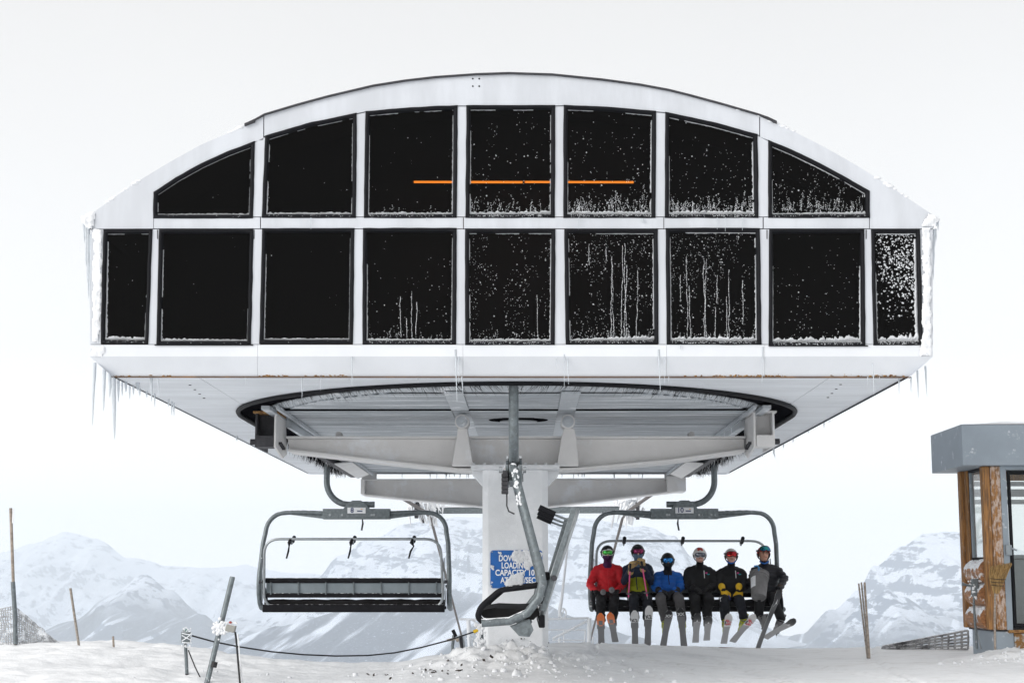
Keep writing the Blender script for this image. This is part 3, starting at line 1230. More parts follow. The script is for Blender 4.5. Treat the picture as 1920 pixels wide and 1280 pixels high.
# ---- roof shell, side walls, rear wall, dark interior
mb = MB()
YB = 30.9
prof = [P(u, v) for u, v in [(158, 413)] + ROOF + [(1762, 411)]]
o = len(mb.v)
ins = V((0, 0, -0.05))
for y in (YF + 0.046, YB):
    for p in prof:
        mb.v.append((p.x, y, p.z))
n = len(prof)
for i in range(n - 1):
    mb.f.append((i, i + 1, n + i + 1, n + i))
    mb.m.append(0)
    mb.s.append(True)
rf = part(mb, 'roof', 'white_paint')
for side, pts in ((-1, [(158, 413), (170, 432), (168, 646), (168, 668), (210, 706)]), (1, [(1762, 411), (1749, 430), (1750, 646), (1750, 668), (1707, 706)])):
    mb = MB()
    for y in (YF + 0.046, YB):
        for u, v in pts:
            p = P(u, v)
            mb.v.append((p.x, y, p.z))
    n = len(pts)
    for i in range(n - 1):
        mb.f.append((i, i + 1, n + i + 1, n + i) if side < 0 else (i + 1, i, n + i, n + i + 1))
        mb.m.append(0)
        mb.s.append(False)
    part(mb, 'side_wall', 'white_paint')
mb = MB()
loop = [P(u, v) for u, v in [(210, 705), (168, 668), (170, 432), (158, 413)] + ROOF + [(1762, 411), (1749, 430), (1750, 668), (1707, 705)]]
mb.prism([V((p.x * 0.996, YB - 0.06, p.z - 0.006 * (p.z > 3))) for p in loop], (0, 0.05, 0))
part(mb, 'rear_wall', 'white_paint')
mb = MB()
loop2 = [V((lerp(p.x, XC, 0.02), 17.3, lerp(p.z, 3.2, 0.03))) for p in loop]
mb.prism(loop2, (0, 0.03, 0))
part(mb, 'inner_partition', 'interior')
# the two lit tubes that show orange through the tinted glass
for a, b in ((776, 980), (984, 1188)):
    mb = MB()
    mb.tube([px(a, 341.3, 16.5), px(b, 341.8, 16.5)], 0.012, 8)
    part(mb, 'lamp_tube', 'lamp_orange')
mb = MB()
mb.beam(px(774, 338.4, 16.5), px(1190, 338.9, 16.5), 0.05, 0.012)
part(mb, 'lamp_holder', 'interior')

# dark roof-edge trim with clipped ends
mb = MB()
tr = [(463, 234), (480, 226)] + [p for p in ROOF if 496 <= p[0] <= 1422] + [(1436, 222), (1455, 231)]
up = [P(u, v - 2.6, -0.03) for u, v in tr]
dn_ = [P(u, v + 0.2, -0.03) for u, v in tr]
mb.prism(up + dn_[::-1], (0, 0.12, 0))
part(mb, 'roof_trim', 'dark_steel')
for u0, v0, u1, v1 in ((459, 235.5, 479, 228), (1437, 222, 1456, 231.5)):
    mb = MB()
    mb.prism([P(u0, v0 - 2.5, -0.035), P(u1, v1 - 3, -0.035), P(u1, v1 + 2, -0.035), P(u0, v0 + 2, -0.035)], (0, 0.15, 0))
    part(mb, 'trim_end', 'dark_steel', 0.004)

# ---- soffit
RO, RI = 3.45, 3.10
YC = 16.52 + RO
XE0, XE1 = P(210, 706).x, P(1707, 706).x
XL, XR = XE0 - XC, XE1 - XC


def xin(Y, r):
    return math.sqrt(max(0, r * r - (YC - Y) ** 2)) if Y < YC else r


def soff(poly, name='soffit_panel', m='soffit', z=HZ, th=0.03):
    mb = MB()
    mb.prism([V((XC + x, y, z)) for x, y in poly], (0, 0, th))
    return part(mb, name, m)


Y0, e = 16.165, 0.004
xs_ = 3.22
ya = YC - math.sqrt(RO * RO - xs_ * xs_)
angs = [lerp(-math.asin(xs_ / RO), math.asin(xs_ / RO), k / 40) for k in range(41)]
soff([(xs_ - e, Y0), (-xs_ + e, Y0)] + [(RO * math.sin(a), YC - RO * math.cos(a)) for a in angs])
for s, xe in ((-1, -XL), (1, XR)):
    cutY = [Y0, 18.6, 21.0, 23.5, 26.0, 28.5, YB]
    for i, (a, b) in enumerate(zip(cutY, cutY[1:])):
        a2, b2 = a + (e if i else 0), b - e
        inner = []
        ys = [lerp(a2, b2, k / 24) for k in range(25)]
        for y in ys:
            if i == 0 and y < ya:
                xi = xs_ + e
            else:
                xi = max(xin(y, RO), xs_ + e if i == 0 else 0)
            inner.append((s * xi, y))
        poly = [(s * xe, b2), (s * xe, a2)] + inner
        soff(poly)
# rivet heads beside the corner seams
for s in (-1, 1):
    for k, (x, y) in enumerate(((3.47, 17.2), (3.50, 17.6), (3.53, 18.0), (3.44, 16.8))):
        mb = MB()
        mb.disc((XC + s * x, y, HZ - 0.006), 0.014, (0, 0, 1), 0.01, 0, 8)
        part(mb, 'rivet', 'dark_steel')

# the U-shaped chair slot (dark channel) and the island inside it
mb = MB()
ol = [(-RO - .02, YB - .1)] + [(-RO * math.cos(a) - 0.02 * math.cos(a), YC - (RO + .02) * math.sin(a)) for a in [PI * k / 60 for k in range(61)]] + [(RO + .02, YB - .1)]
il = [((RI - .02) * math.cos(a), YC - (RI - .02) * math.sin(a)) for a in [PI * k / 60 for k in range(61)]]
il = [(RI - .02, YB - .1)] + il + [(-RI + .02, YB - .1)]
mb.prism([V((XC + x, y, HZ + 0.006)) for x, y in ol + il], (0, 0, 0.02))
part(mb, 'slot_channel', 'black_slot')
mb = MB()
isl = [(-RI, YB - .3)] + [(-RI * math.cos(a), YC - RI * math.sin(a)) for a in [PI * k / 60 for k in range(61)]] + [(RI, YB - .3)]
mb.prism([V((XC + x, y, HZ - 0.004)) for x, y in isl], (0, 0, 0.04))
part(mb, 'island_plate', 'plate')


# rubber lip that rims the slot
def lip(r, name, rr=0.035, dz=0.02):
    mb = MB()
    pts = [V((XC - r, YB - .2, HZ - dz))] + [V((XC - r, lerp(YB - .2, YC, k / 10), HZ - dz)) for k in range(1, 10)] + \
        [V((XC - r * math.cos(a), YC - r * math.sin(a), HZ - dz)) for a in [PI * k / 48 for k in range(49)]] + \
        [V((XC + r, lerp(YC, YB - .2, k / 10), HZ - dz)) for k in range(1, 11)]
    mb.tube(pts, rr, 6)
    part(mb, name, 'black_rubber')


lip(RO - .01, 'slot_lip', 0.03, 0.015)

# brush bristles: dark outer row, rimed inner row
for r, mname, cnt, ln, sgn, z0 in ((RI - 0.01, 'rime', 320, 0.12, 1, 0.0), (RI + 0.01, 'black_slot', 1500, 0.12, 1, 0.0), (RO - 0.04, 'black_slot', 1000, 0.08, -1, 0.0)):
    mb = MB()
    tot = PI * r + 2 * (YB - YC - .5)
    for i in range(cnt):
        s_ = RND.uniform(0, tot)
        st = YB - YC - .5
        if s_ < st:
            p = V((XC - r, YB - .5 - s_, HZ))
            nr = V((1, 0, 0))
        elif s_ < st + PI * r:
            a = (s_ - st) / r
            p = V((XC - r * math.cos(a), YC - r * math.sin(a), HZ))
            nr = V((math.cos(a), math.sin(a), 0))
        else:
            p = V((XC + r, YC + s_ - st - PI * r, HZ))
            nr = V((-1, 0, 0))
        tg = V((-nr.y, nr.x, 0))
        L = ln * RND.uniform(0.35, 1.5)
        tip = p + V((0, 0, -L * 0.75)) - tg * L * RND.uniform(0.2, 1.3) * (1 if p.x < XC else -1) + nr * sgn * L * RND.uniform(-0.1, 0.5)
        w = 0.0035
        base = p + V((0, 0, 0.03))
        mb.add([base - tg * w, base + tg * w, tip + V((0, 0.002, 0)), base + V((0, 0.006, 0))], [(0, 1, 2), (0, 2, 3), (1, 3, 2)])
    part(mb, 'brush', mname, kind='stuff')

# ribbed aluminium sheets on the island, with plain cover strips between them
def ribbed(x0, x1, y0, y1, z, circ=None):
    mb = MB()
    pitch = 0.085
    ny = max(2, int((y1 - y0) / pitch))
    prof_ = []
    for k in range(ny):
        y = y0 + (y1 - y0) * k / ny
        d = (y1 - y0) / ny
        prof_ += [(y, 0.0), (y + d * .55, 0.0), (y + d * .62, 0.03), (y + d * .93, 0.03)]
    prof_.append((y1, 0.0))
    vs, fs = [], []
    for y, dz in prof_:
        a, b = x0, x1
        if circ:
            lim = xin(y, circ)
            a, b = max(x0, -lim), min(x1, lim)
            if b <= a:
                a = b = (x0 + x1) / 2
        vs += [V((XC + a, y, z + dz)), V((XC + b, y, z + dz))]
    for k in range(len(prof_) - 1):
        fs.append((2 * k, 2 * k + 2, 2 * k + 3, 2 * k + 1))
    mb.add(vs, fs)
    part(mb, 'ribbed_sheet', 'aluminium')


for y0, y1 in ((17.45, 19.05), (19.12, 20.9), (20.95, 25.0), (25.05, 30.2)):
    for x0, x1 in ((-2.86, -0.78), (-0.56, 0.50), (0.72, 2.86)):
        ribbed(x0, x1, y0, y1, HZ - 0.02, 2.86 if y0 < 18 else None)
for x0, x1 in ((-0.775, -0.565), (0.505, 0.715)):
    mb = MB()
    mb.box(XC + x0, XC + x1, 17.3, 19.06, HZ - 0.034, HZ - 0.012)
    part(mb, 'cover_strip', 'plate', 0.003)
mb = MB()
mb.box(XC - 2.85, XC + 2.85, 19.03, 19.14, HZ - 0.03, HZ - 0.021)
part(mb, 'sheet_joint', 'black_slot')
for x in (-2.93, 2.93):                         # long rail covers beside the ribbed sheets
    for dx, w in ((0.0, 0.10), (-0.14 if x > 0 else 0.14, 0.035)):
        mb = MB()
        mb.box(XC + x + dx - w / 2, XC + x + dx + w / 2, 18.6, 30.3, HZ - 0.07, HZ - 0.022)
        part(mb, 'rail', 'plate', 0.004)
# dark shaft opening in front of the bullwheel axle
mb = MB()
cs = V((px(972, 787, 20.3).x, 20.35, HZ - 0.022))
mb.prism([cs + V((0.38 * math.cos(a), 0.30 * math.sin(a) if math.sin(a) > 0 else 0.30 * math.sin(a), 0)) for a in [2 * PI * k / 28 for k in range(28)]], (0, 0, 0.012))
part(mb, 'shaft_opening', 'black_slot')
mb = MB()
mb.prism([cs + V((0.24 * math.cos(a), 0.06 + 0.2 * math.sin(a), -0.02)) for a in [2 * PI * k / 20 for k in range(20)]], (0, 0, 0.012))
part(mb, 'shaft_hub', 'plate')

# ---- cross beams
def cross_beam(Y, top, bot, depth, flange=True, name='cross_beam'):
    """front outline from pixels on plane Y, extruded back; bottom flange as its own strip"""
    mb = MB()
    fr = [px(u, v, Y) for u, v in top] + [px(u, v, Y) for u, v in bot[::-1]]
    mb.prism([V((p.x, Y + depth * 0.25, p.z)) for p in fr], (0, depth * 0.5, 0))
    b = part(mb, name, 'beam_paint', 0.004)
    mb = MB()
    for (u0, v0), (u1, v1) in zip(bot, bot[1:]):
        a, c = px(u0, v0, Y), px(u1, v1, Y)
        mb.prism([V((a.x, Y, a.z)), V((c.x, Y, c.z)), V((c.x, Y, c.z - 0.03)), V((a.x, Y, a.z - 0.03))], (0, depth, 0))
    part(mb, 'beam_flange', 'beam_paint', 0.003)
    mb = MB()
    for (u0, v0), (u1, v1) in zip(top, top[1:]):
        a, c = px(u0, v0, Y), px(u1, v1, Y)
        mb.prism([V((a.x, Y, a.z)), V((c.x, Y, c.z)), V((c.x, Y, c.z + 0.025)), V((a.x, Y, a.z + 0.025))], (0, depth, 0))
    part(mb, 'beam_flange', 'beam_paint', 0.003)
    return b


YB1 = 19.75
cross_beam(YB1, [(536, 821), (1398, 821)], [(540, 841), (700, 860), (857, 877), (966, 879), (1085, 876), (1255, 861), (1398, 841)], 0.55)
YB2 = 30.35
cross_beam(YB2, [(680, 900), (1282, 898)], [(680, 925), (905, 947), (1028, 947), (1282, 917)], 0.55)
mb = MB()
a, b = px(1250, 892, YB2), px(1286, 921, YB2)
mb.box(a.x, b.x, YB2 - 0.05, YB2 + 0.62, b.z, a.z)
part(mb, 'beam_cap', 'beam_paint', 0.006)
mb = MB()
a, b = px(677, 898, YB2), px(684, 926, YB2)
mb.box(a.x, b.x, YB2 - 0.05, YB2 + 0.62, b.z, a.z)
part(mb, 'beam_cap', 'beam_paint', 0.006)
for u in (690, 1262):
    mb = MB()
    a = px(u, 896, YB2)
    mb.box(a.x - 0.13, a.x + 0.13, YB2 + 0.08, YB2 + 0.4, a.z - 0.02, HZ + 0.0)
    part(mb, 'saddle', 'beam_paint', 0.004)

# end hangers of the front beam: open channel, angled cheek plate, studs
for s in (-1, 1):
    c = px(966 + s * 455, 820, YB1)
    xo = c.x
    m_in = 'dark_steel' if s < 0 else 'beam_paint'
    zt, zb = HZ - 0.03, px(966, 838, YB1 - 0.5).z
    yf = YB1 - 0.55
    mb = MB()                                    # outer cheek + back web
    mb.box(xo + s * 0.10, xo + s * 0.125, yf, YB1 + 0.3, zb, zt)
    mb.box(xo - 0.10, xo + 0.10, yf + 0.22, yf + 0.25, zb, zt)
    part(mb, 'hanger_channel', m_in, 0.003)
    mb = MB()                                    # inner cheek: curved plate
    q = [V((0, yf - 0.01, zt)), V((0, YB1 + 0.2, zt)), V((0, YB1 + 0.35, zb - 0.02)), V((0, YB1 + 0.05, zb - 0.09)), V((0, yf - 0.01, zb))]
    mb.prism([p + V((xo - s * 0.13, 0, 0)) for p in q], (s * 0.025, 0, 0))
    part(mb, 'cheek_plate', 'beam_paint', 0.003)
    mb = MB()                                    # lower box
    mb.box(xo - 0.10, xo + 0.10, yf - 0.02, yf + 0.2, zb, zb + 0.14)
    part(mb, 'hanger_foot', m_in, 0.006)
    mb = MB()
    mb.box(xo - 0.15, xo + 0.15, yf - 0.03, YB1 + 0.1, zt - 0.02, zt + 0.005)
    part(mb, 'hanger_cap', 'beam_paint' if s > 0 else 'rust', 0.003)
    mb = MB()
    mb.disc((xo + s * 0.125, yf + 0.1, zb + 0.07), 0.035, (s, 0, 0), 0.07, 0, 8)
    part(mb, 'pin', 'dark_steel')
    for k in range(4):                           # row of studs on the cheek
        mb = MB()
        mb.disc((xo - s * 0.13, YB1 - 0.33 + k * 0.09, zb + 0.06 - 0.012 * k), 0.02, (-s, 0, 0), 0.04, 0, 8)
        part(mb, 'stud', 'dark_steel')
    mb = MB()                                    # slanted stiffener towards the middle
    mb.beam(V((xo - s * 0.16, YB1 + 0.2, HZ - 0.08)), V((xo - s * 0.16, YB1 + 2.3, HZ - 0.08)), 0.05, 0.14)
    part(mb, 'stiffener', 'plate', 0.004)
    mb = MB()
    p = px(966 + s * 330, 815, YB1 + 0.25)
    mb.disc(p + V((0, -0.05, 0)), 0.04, (0, 1, 0), 0.12, 0, 10)
    part(mb, 'lug', 'beam_paint')

# two tapered saddles with big hex bolts
for u0 in (866, 1065):
    c = px(u0, 800, YB1 - 0.12)
    s = 1 if u0 > 966 else -1
    mb = MB()
    q = [(u0 - 8, 803), (u0 + 10 if s < 0 else u0 + 12, 803), (u0 + (13 if s < 0 else 16), 822), (u0 + (22 if s < 0 else 20), 873), (u0 - (19 if s < 0 else 21), 873),
         (u0 - (10 if s < 0 else 13), 822)]
    mb.prism([V((px(u, v, YB1 - 0.14).x, YB1 - 0.14, px(u, v, YB1 - 0.14).z)) for u, v in q], (0, 0.27, 0))
    part(mb, 'bolt_saddle', 'beam_paint', 0.012)
    mb = MB()
    p = px(u0, 790, YB1 - 0.2)
    mb.tube([p + V((0, 0.35, 0)), p], 0.088, 20, smooth=True)
    part(mb, 'bolt_boss', 'beam_paint', 0.01)
    mb = MB()
    mb.disc(p + V((0, 0.0, 0.0)), 0.070, (0, -1, 0), 0.012, 0, 20)
    mb.disc(p + V((0, -0.012, 0.0)), 0.060, (0, -1, 0), 0.05, 0, 6)
    mb.disc(p + V((0, -0.062, 0.0)), 0.032, (0, -1, 0), 0.045, 0, 12)
    part(mb, 'hex_bolt', 'plate', 0.006)  # darker than the boss: the shade at its edges put into the colour

# ---- columns
mb = MB()
YK = 20.0
xl, xr = px(904, 1050, YK - 0.43).x, px(1028, 1050, YK - 0.43).x
ck = (xl + xr) / 2
hw = (xr - xl) / 2
ch = 0.07
zt = px(966, 884, YK).z
oct_ = [(-hw + ch, -hw), (hw - ch, -hw), (hw, -hw + ch), (hw, hw - ch), (hw - ch, hw), (-hw + ch, hw), (-hw, hw - ch), (-hw, -hw + ch)]
mb.prism([V((ck + x, YK + y, -2.2)) for x, y in oct_], (0, 0, zt + 2.2))
part(mb, 'column', 'column_paint', 0.01)
mb = MB()
mb.box(ck - hw - 0.14, ck + hw + 0.14, YK - hw - 0.12, YK + hw + 0.12, zt, zt + 0.05)
part(mb, 'head_plate', 'column_paint', 0.006)
for s in (-1, 1):
    mb = MB()
    mb.prism([V((ck + s * (hw - 0.01), YK - 0.2, zt)), V((ck + s * (hw + 0.14), YK - 0.2, zt)), V((ck + s * (hw + 0.13), YK - 0.2, zt - 0.05)),
              V((ck + s * (hw - 0.01), YK - 0.2, zt - 0.2))], (0, 0.4, 0))
    part(mb, 'gusset', 'column_paint', 0.004)
for k in range(9):
    mb = MB()
    mb.disc((ck - 0.5 + k * 0.125, YK - hw - 0.06, zt + 0.05), 0.02, (0, 0, 1), 0.025, 0, 6)
    part(mb, 'flange_bolt', 'column_paint')
mb = MB()
zt2 = px(966, 945, YB2).z
mb.prism([V((ck + x * 0.95, YB2 + 0.3 + y * 0.95, -7)) for x, y in oct_], (0, 0, zt2 + 7))
part(mb, 'column', 'column_paint', 0.01)

# dark grip rail and brush mass along the straight legs of the slot, where the hangers run
for s in (-1, 1):
    mb = MB()
    x = XC + s * 3.12
    mb.box(x - 0.05, x + 0.05, 24.0, 30.0, HZ - 0.13, HZ - 0.006)
    part(mb, 'grip_rail', 'dark_steel', 0.006)
    mb = MB()
    mb.prism([V((x - s * 0.10, 26.2, HZ - 0.16)), V((x - s * 0.34, 26.6, HZ - 0.10)), V((x - s * 0.34, 29.6, HZ - 0.10)), V((x - s * 0.10, 29.9, HZ - 0.16))], (0, 0, 0.02))
    part(mb, 'guide_plate', 'beam_paint', 0.003)
    for mname, cnt in (('black_slot', 700), ('rime', 130)):
        mb = MB()
        for i in range(cnt):
            p = V((XC + s * RND.uniform(3.18, 3.42), RND.uniform(23.5, 29.6), HZ - 0.01))
            L = RND.uniform(0.05, 0.2)
            tip = p + V((s * RND.uniform(-.08, .08), RND.uniform(-.06, .06), -L))
            w = 0.006 if mname == 'black_slot' else 0.011
            mb.add([p + V((-w, 0, 0)), p + V((w, 0, 0)), p + V((0, w * 2, 0)), tip], [(0, 1, 3), (1, 2, 3), (2, 0, 3)])
        part(mb, 'brush', mname, kind='stuff')

# ------------------------------------------------------------------ rime and icicles frozen to the station
def rime_sheet(poly, Y, name, hmax=0.03, step=2.2, seed=0.0, thr=0.0, parent=None, scale=0.06, nscale=1.0):
    """bumpy rime crust on a vertical face: grid inside a pixel polygon, thickness from noise"""
    us = [p[0] for p in poly]
    vs_ = [p[1] for p in poly]
    nu = int((max(us) - min(us)) / step) + 2
    nv = int((max(vs_) - min(vs_)) / step) + 2
    idx = {}
    mb = MB()
    for j in range(nv):
        for i in range(nu):
            u = min(us) + i * step + RND.uniform(-.3, .3) * step
            v = min(vs_) + j * step + RND.uniform(-.3, .3) * step
            if not in_poly((u, v), poly):
                continue
            d = min(seg_dist((u, v), poly[k - 1], poly[k]) for k in range(len(poly)))
            h = min(1, d / 5.0) + 0.9 * nz(u * scale * nscale, v * scale * nscale, seed, 4) - thr
            if h <= 0:
                continue
            p = px(u, v, Y)
            idx[(i, j)] = len(mb.v)
            mb.v.append((p.x, Y - hmax * min(1.2, h) * (0.75 + 0.5 * RND.random()), p.z))
    for (i, j) in list(idx):
        q = [(i, j), (i, j + 1), (i + 1, j + 1), (i + 1, j)]
        if all(k in idx for k in q):
            mb.f.append(tuple(idx[k] for k in q))
            mb.m.append(0)
            mb.s.append(True)
    return mb


def seg_dist(p, a, b):
    p, a, b = V(p), V(a), V(b)
    d = b - a
    t = max(0, min(1, (p - a).dot(d) / max(1e-9, d.length_squared)))
    return (p - a - d * t).length


def station_part(mb, name, m, kind=None):
    return part(mb, name, m, kind=kind)


station_part(rime_sheet([(172, 425), (194, 428), (193, 560), (188, 645), (171, 646), (171, 560)], YF - 0.001, 'r', 0.022, seed=1.0, thr=0.25), 'rime_crust', 'rime')
station_part(rime_sheet([(1726, 425), (1747, 425), (1748, 668), (1722, 672), (1727, 560)], YF - 0.001, 'r', 0.026, seed=2.0, thr=0.2), 'rime_crust', 'rime')
station_part(rime_sheet([(150, 404), (176, 394), (182, 402), (176, 430), (158, 430)], YF - 0.001, 'r', 0.03, seed=3.0, thr=0), 'rime_crust', 'rime')
station_part(rime_sheet([(1738, 396), (1765, 408), (1757, 430), (1726, 426)], YF - 0.001, 'r', 0.03, seed=4.0, thr=0.15), 'rime_crust', 'rime')
station_part(rime_sheet([(168, 646), (200, 648), (196, 676), (168, 668)], YF - 0.001, 'r', 0.02, seed=5.0, thr=.35), 'rime_crust', 'rime')
# snow lying along the roof edge
mb = MB()
for a, b in ((200, 260), (430, 470), (1380, 1500), (1440, 1470), (1640, 1700)):
    for k in range(16):
        u = RND.uniform(a, b)
        p = P(u, roof_v(u) - 0.6, 0.01)
        r = RND.uniform(0.008, 0.026)
        mb.ell(p, (r * 1.8, r, r * 0.7), 0, 6, 4)
station_part(mb, 'roof_rime', 'rime', 'stuff')


def icicle(u, v0, v1, w=2.6, Y=YF - 0.01, du=0.0, wob=1.0):
    """one icicle from photo row v0 down to v1, w pixels thick at its root"""
    mb = MB()
    n_ = 9
    s = Y / F
    pts, rr = [], []
    for k in range(n_ + 1):
        t = k / n_
        p = px(u + du * t + wob * 0.7 * nz(u, t * 3.0, 1.0, 2), lerp(v0, v1, t), Y)
        pts.append(p)
        rr.append(max(0.002, 0.62 * w * s * (1 - t) ** 0.55 * (1 + 0.18 * nz(u * .7, t * 9, 2.0, 2))))
    mb.tube(pts, rr, 6)
    return part(mb, 'icicle', 'ice')


for a in [(178, 680, 797, 5, 16.3, -5), (196, 690, 770, 6, 16.3, -2), (213, 706, 823, 8, 16.3, 2), (206, 700, 745, 6, 16.2), (222, 712, 753, 5, 16.4),
          (229, 716, 742, 4, 16.5), (243, 720, 748, 4, 16.8), (250, 724, 740, 4, 16.8), (262, 728, 742, 4, 17.0), (275, 733, 745, 4, 17.2), (284, 706, 752, 5, 16.2),
          (290, 738, 762, 3, 17.3), (297, 706, 742, 3, 16.15), (322, 752, 778, 3, 17.8), (326, 755, 780, 3, 17.8), (316, 748, 762, 3, 17.8), (258, 716, 732, 7, 16.6),
          (236, 712, 735, 6, 16.5), (444, 818, 826, 4, 20.0), (461, 706, 722, 1.6, 16.15), (566, 706, 745, 2.2, 16.15), (601, 706, 732, 1.8, 16.15),
          (660, 668, 724, 2.4, 16.0), (655, 706, 714, 1.6, 16.15), (784, 706, 716, 1.3, 16.15), (854, 655, 752, 3.2, 16.0, 3), (860, 668, 718, 1.8, 16.0),
          (866, 706, 738, 2.4, 16.1, 2), (1043, 672, 700, 1.4, 16.0), (1058, 664, 724, 2.0, 16.0), (1064, 672, 720, 2.2, 16.0, 2), (1235, 655, 735, 3.4, 16.0, 3),
          (1246, 668, 719, 1.6, 16.0), (1254, 706, 716, 1.4, 16.1), (1430, 650, 718, 2.8, 16.0, -1), (1276, 646, 655, 2.2, 15.98), (1627, 706, 723, 1.6, 16.1),
          (1636, 680, 740, 2.6, 16.0, 3), (1649, 706, 714, 1.4, 16.1), (1685, 706, 738, 2.4, 16.2, 1), (1708, 706, 734, 2.6, 16.2), (1720, 694, 746, 3.2, 16.2, 2),
          (1735, 686, 742, 3.2, 16.2, 3), (1545, 792, 802, 2.4, 18.5), (1556, 788, 792, 2, 18.5), (1516, 808, 812, 2, 19), (1487, 822, 830, 2.4, 19.5), (1469, 832, 840, 2.4, 20),
          (1450, 840, 858, 3, 20.5, 3), (1430, 850, 856, 2, 21), (1425, 853, 858, 2, 21), (583, 408, 430, 1.6, 15.975), (1085, 408, 430, 1.4, 15.975),
          (1205, 410, 418, 4, 15.975), (800, 408, 414, 1.4, 15.975), (1345, 408, 430, 1.4, 15.975), (1360, 408, 434, 1.4, 15.975), (1392, 408, 432, 1.6, 15.975)]:
    icicle(a[0], a[1], a[2], a[3], a[4] if len(a) > 4 else YF, a[5] if len(a) > 5 else 0.0)
# ice curtains at both eaves
for u0, v0, rows in ((160, 425, [(162, 410, 500, 6), (166, 420, 560, 6), (170, 440, 640, 5), (158, 415, 455, 5), (164, 430, 530, 5)]),
                     (1750, 430, [(1752, 430, 475, 5), (1750, 440, 524, 5), (1755, 415, 452, 4), (1759, 412, 432, 3), (1748, 450, 500, 4)])):
    for u, a, b, w in rows:
        icicle(u, a, b, w, 16.05, 0, 2.0)
for i in range(46):                              # small ones hanging from the rear edge and channel
    u = RND.choice([RND.uniform(715, 900), RND.uniform(1040, 1240), RND.uniform(640, 700), RND.uniform(1250, 1330)])
    v = 889 if 705 < u < 1245 else 885
    icicle(u, v - 2, v + RND.uniform(3, 10), RND.uniform(1.2, 2.2), 30.7)

# ================================================================== CHAIRS
YCH = 27.3                                       # distance of the two chairs on the lines
Z0 = px(669, 963, YCH).z                         # height of the chair's top tube


def round_path(pts, r, n=5):
    """polyline with rounded corners"""
    pts = [V(p) for p in pts]
    out = [pts[0]]
    for i in range(1, len(pts) - 1):
        a, b, c = pts[i - 1], pts[i], pts[i + 1]
        d1, d2 = (a - b), (c - b)
        k = min(r, d1.length * 0.49, d2.length * 0.49)
        p, q = b + d1.normalized() * k, b + d2.normalized() * k
        for j in range(n + 1):
            t = j / n
            out.append(p.lerp(b, t).lerp(b.lerp(q, t), t))
    out.append(pts[-1])
    return out


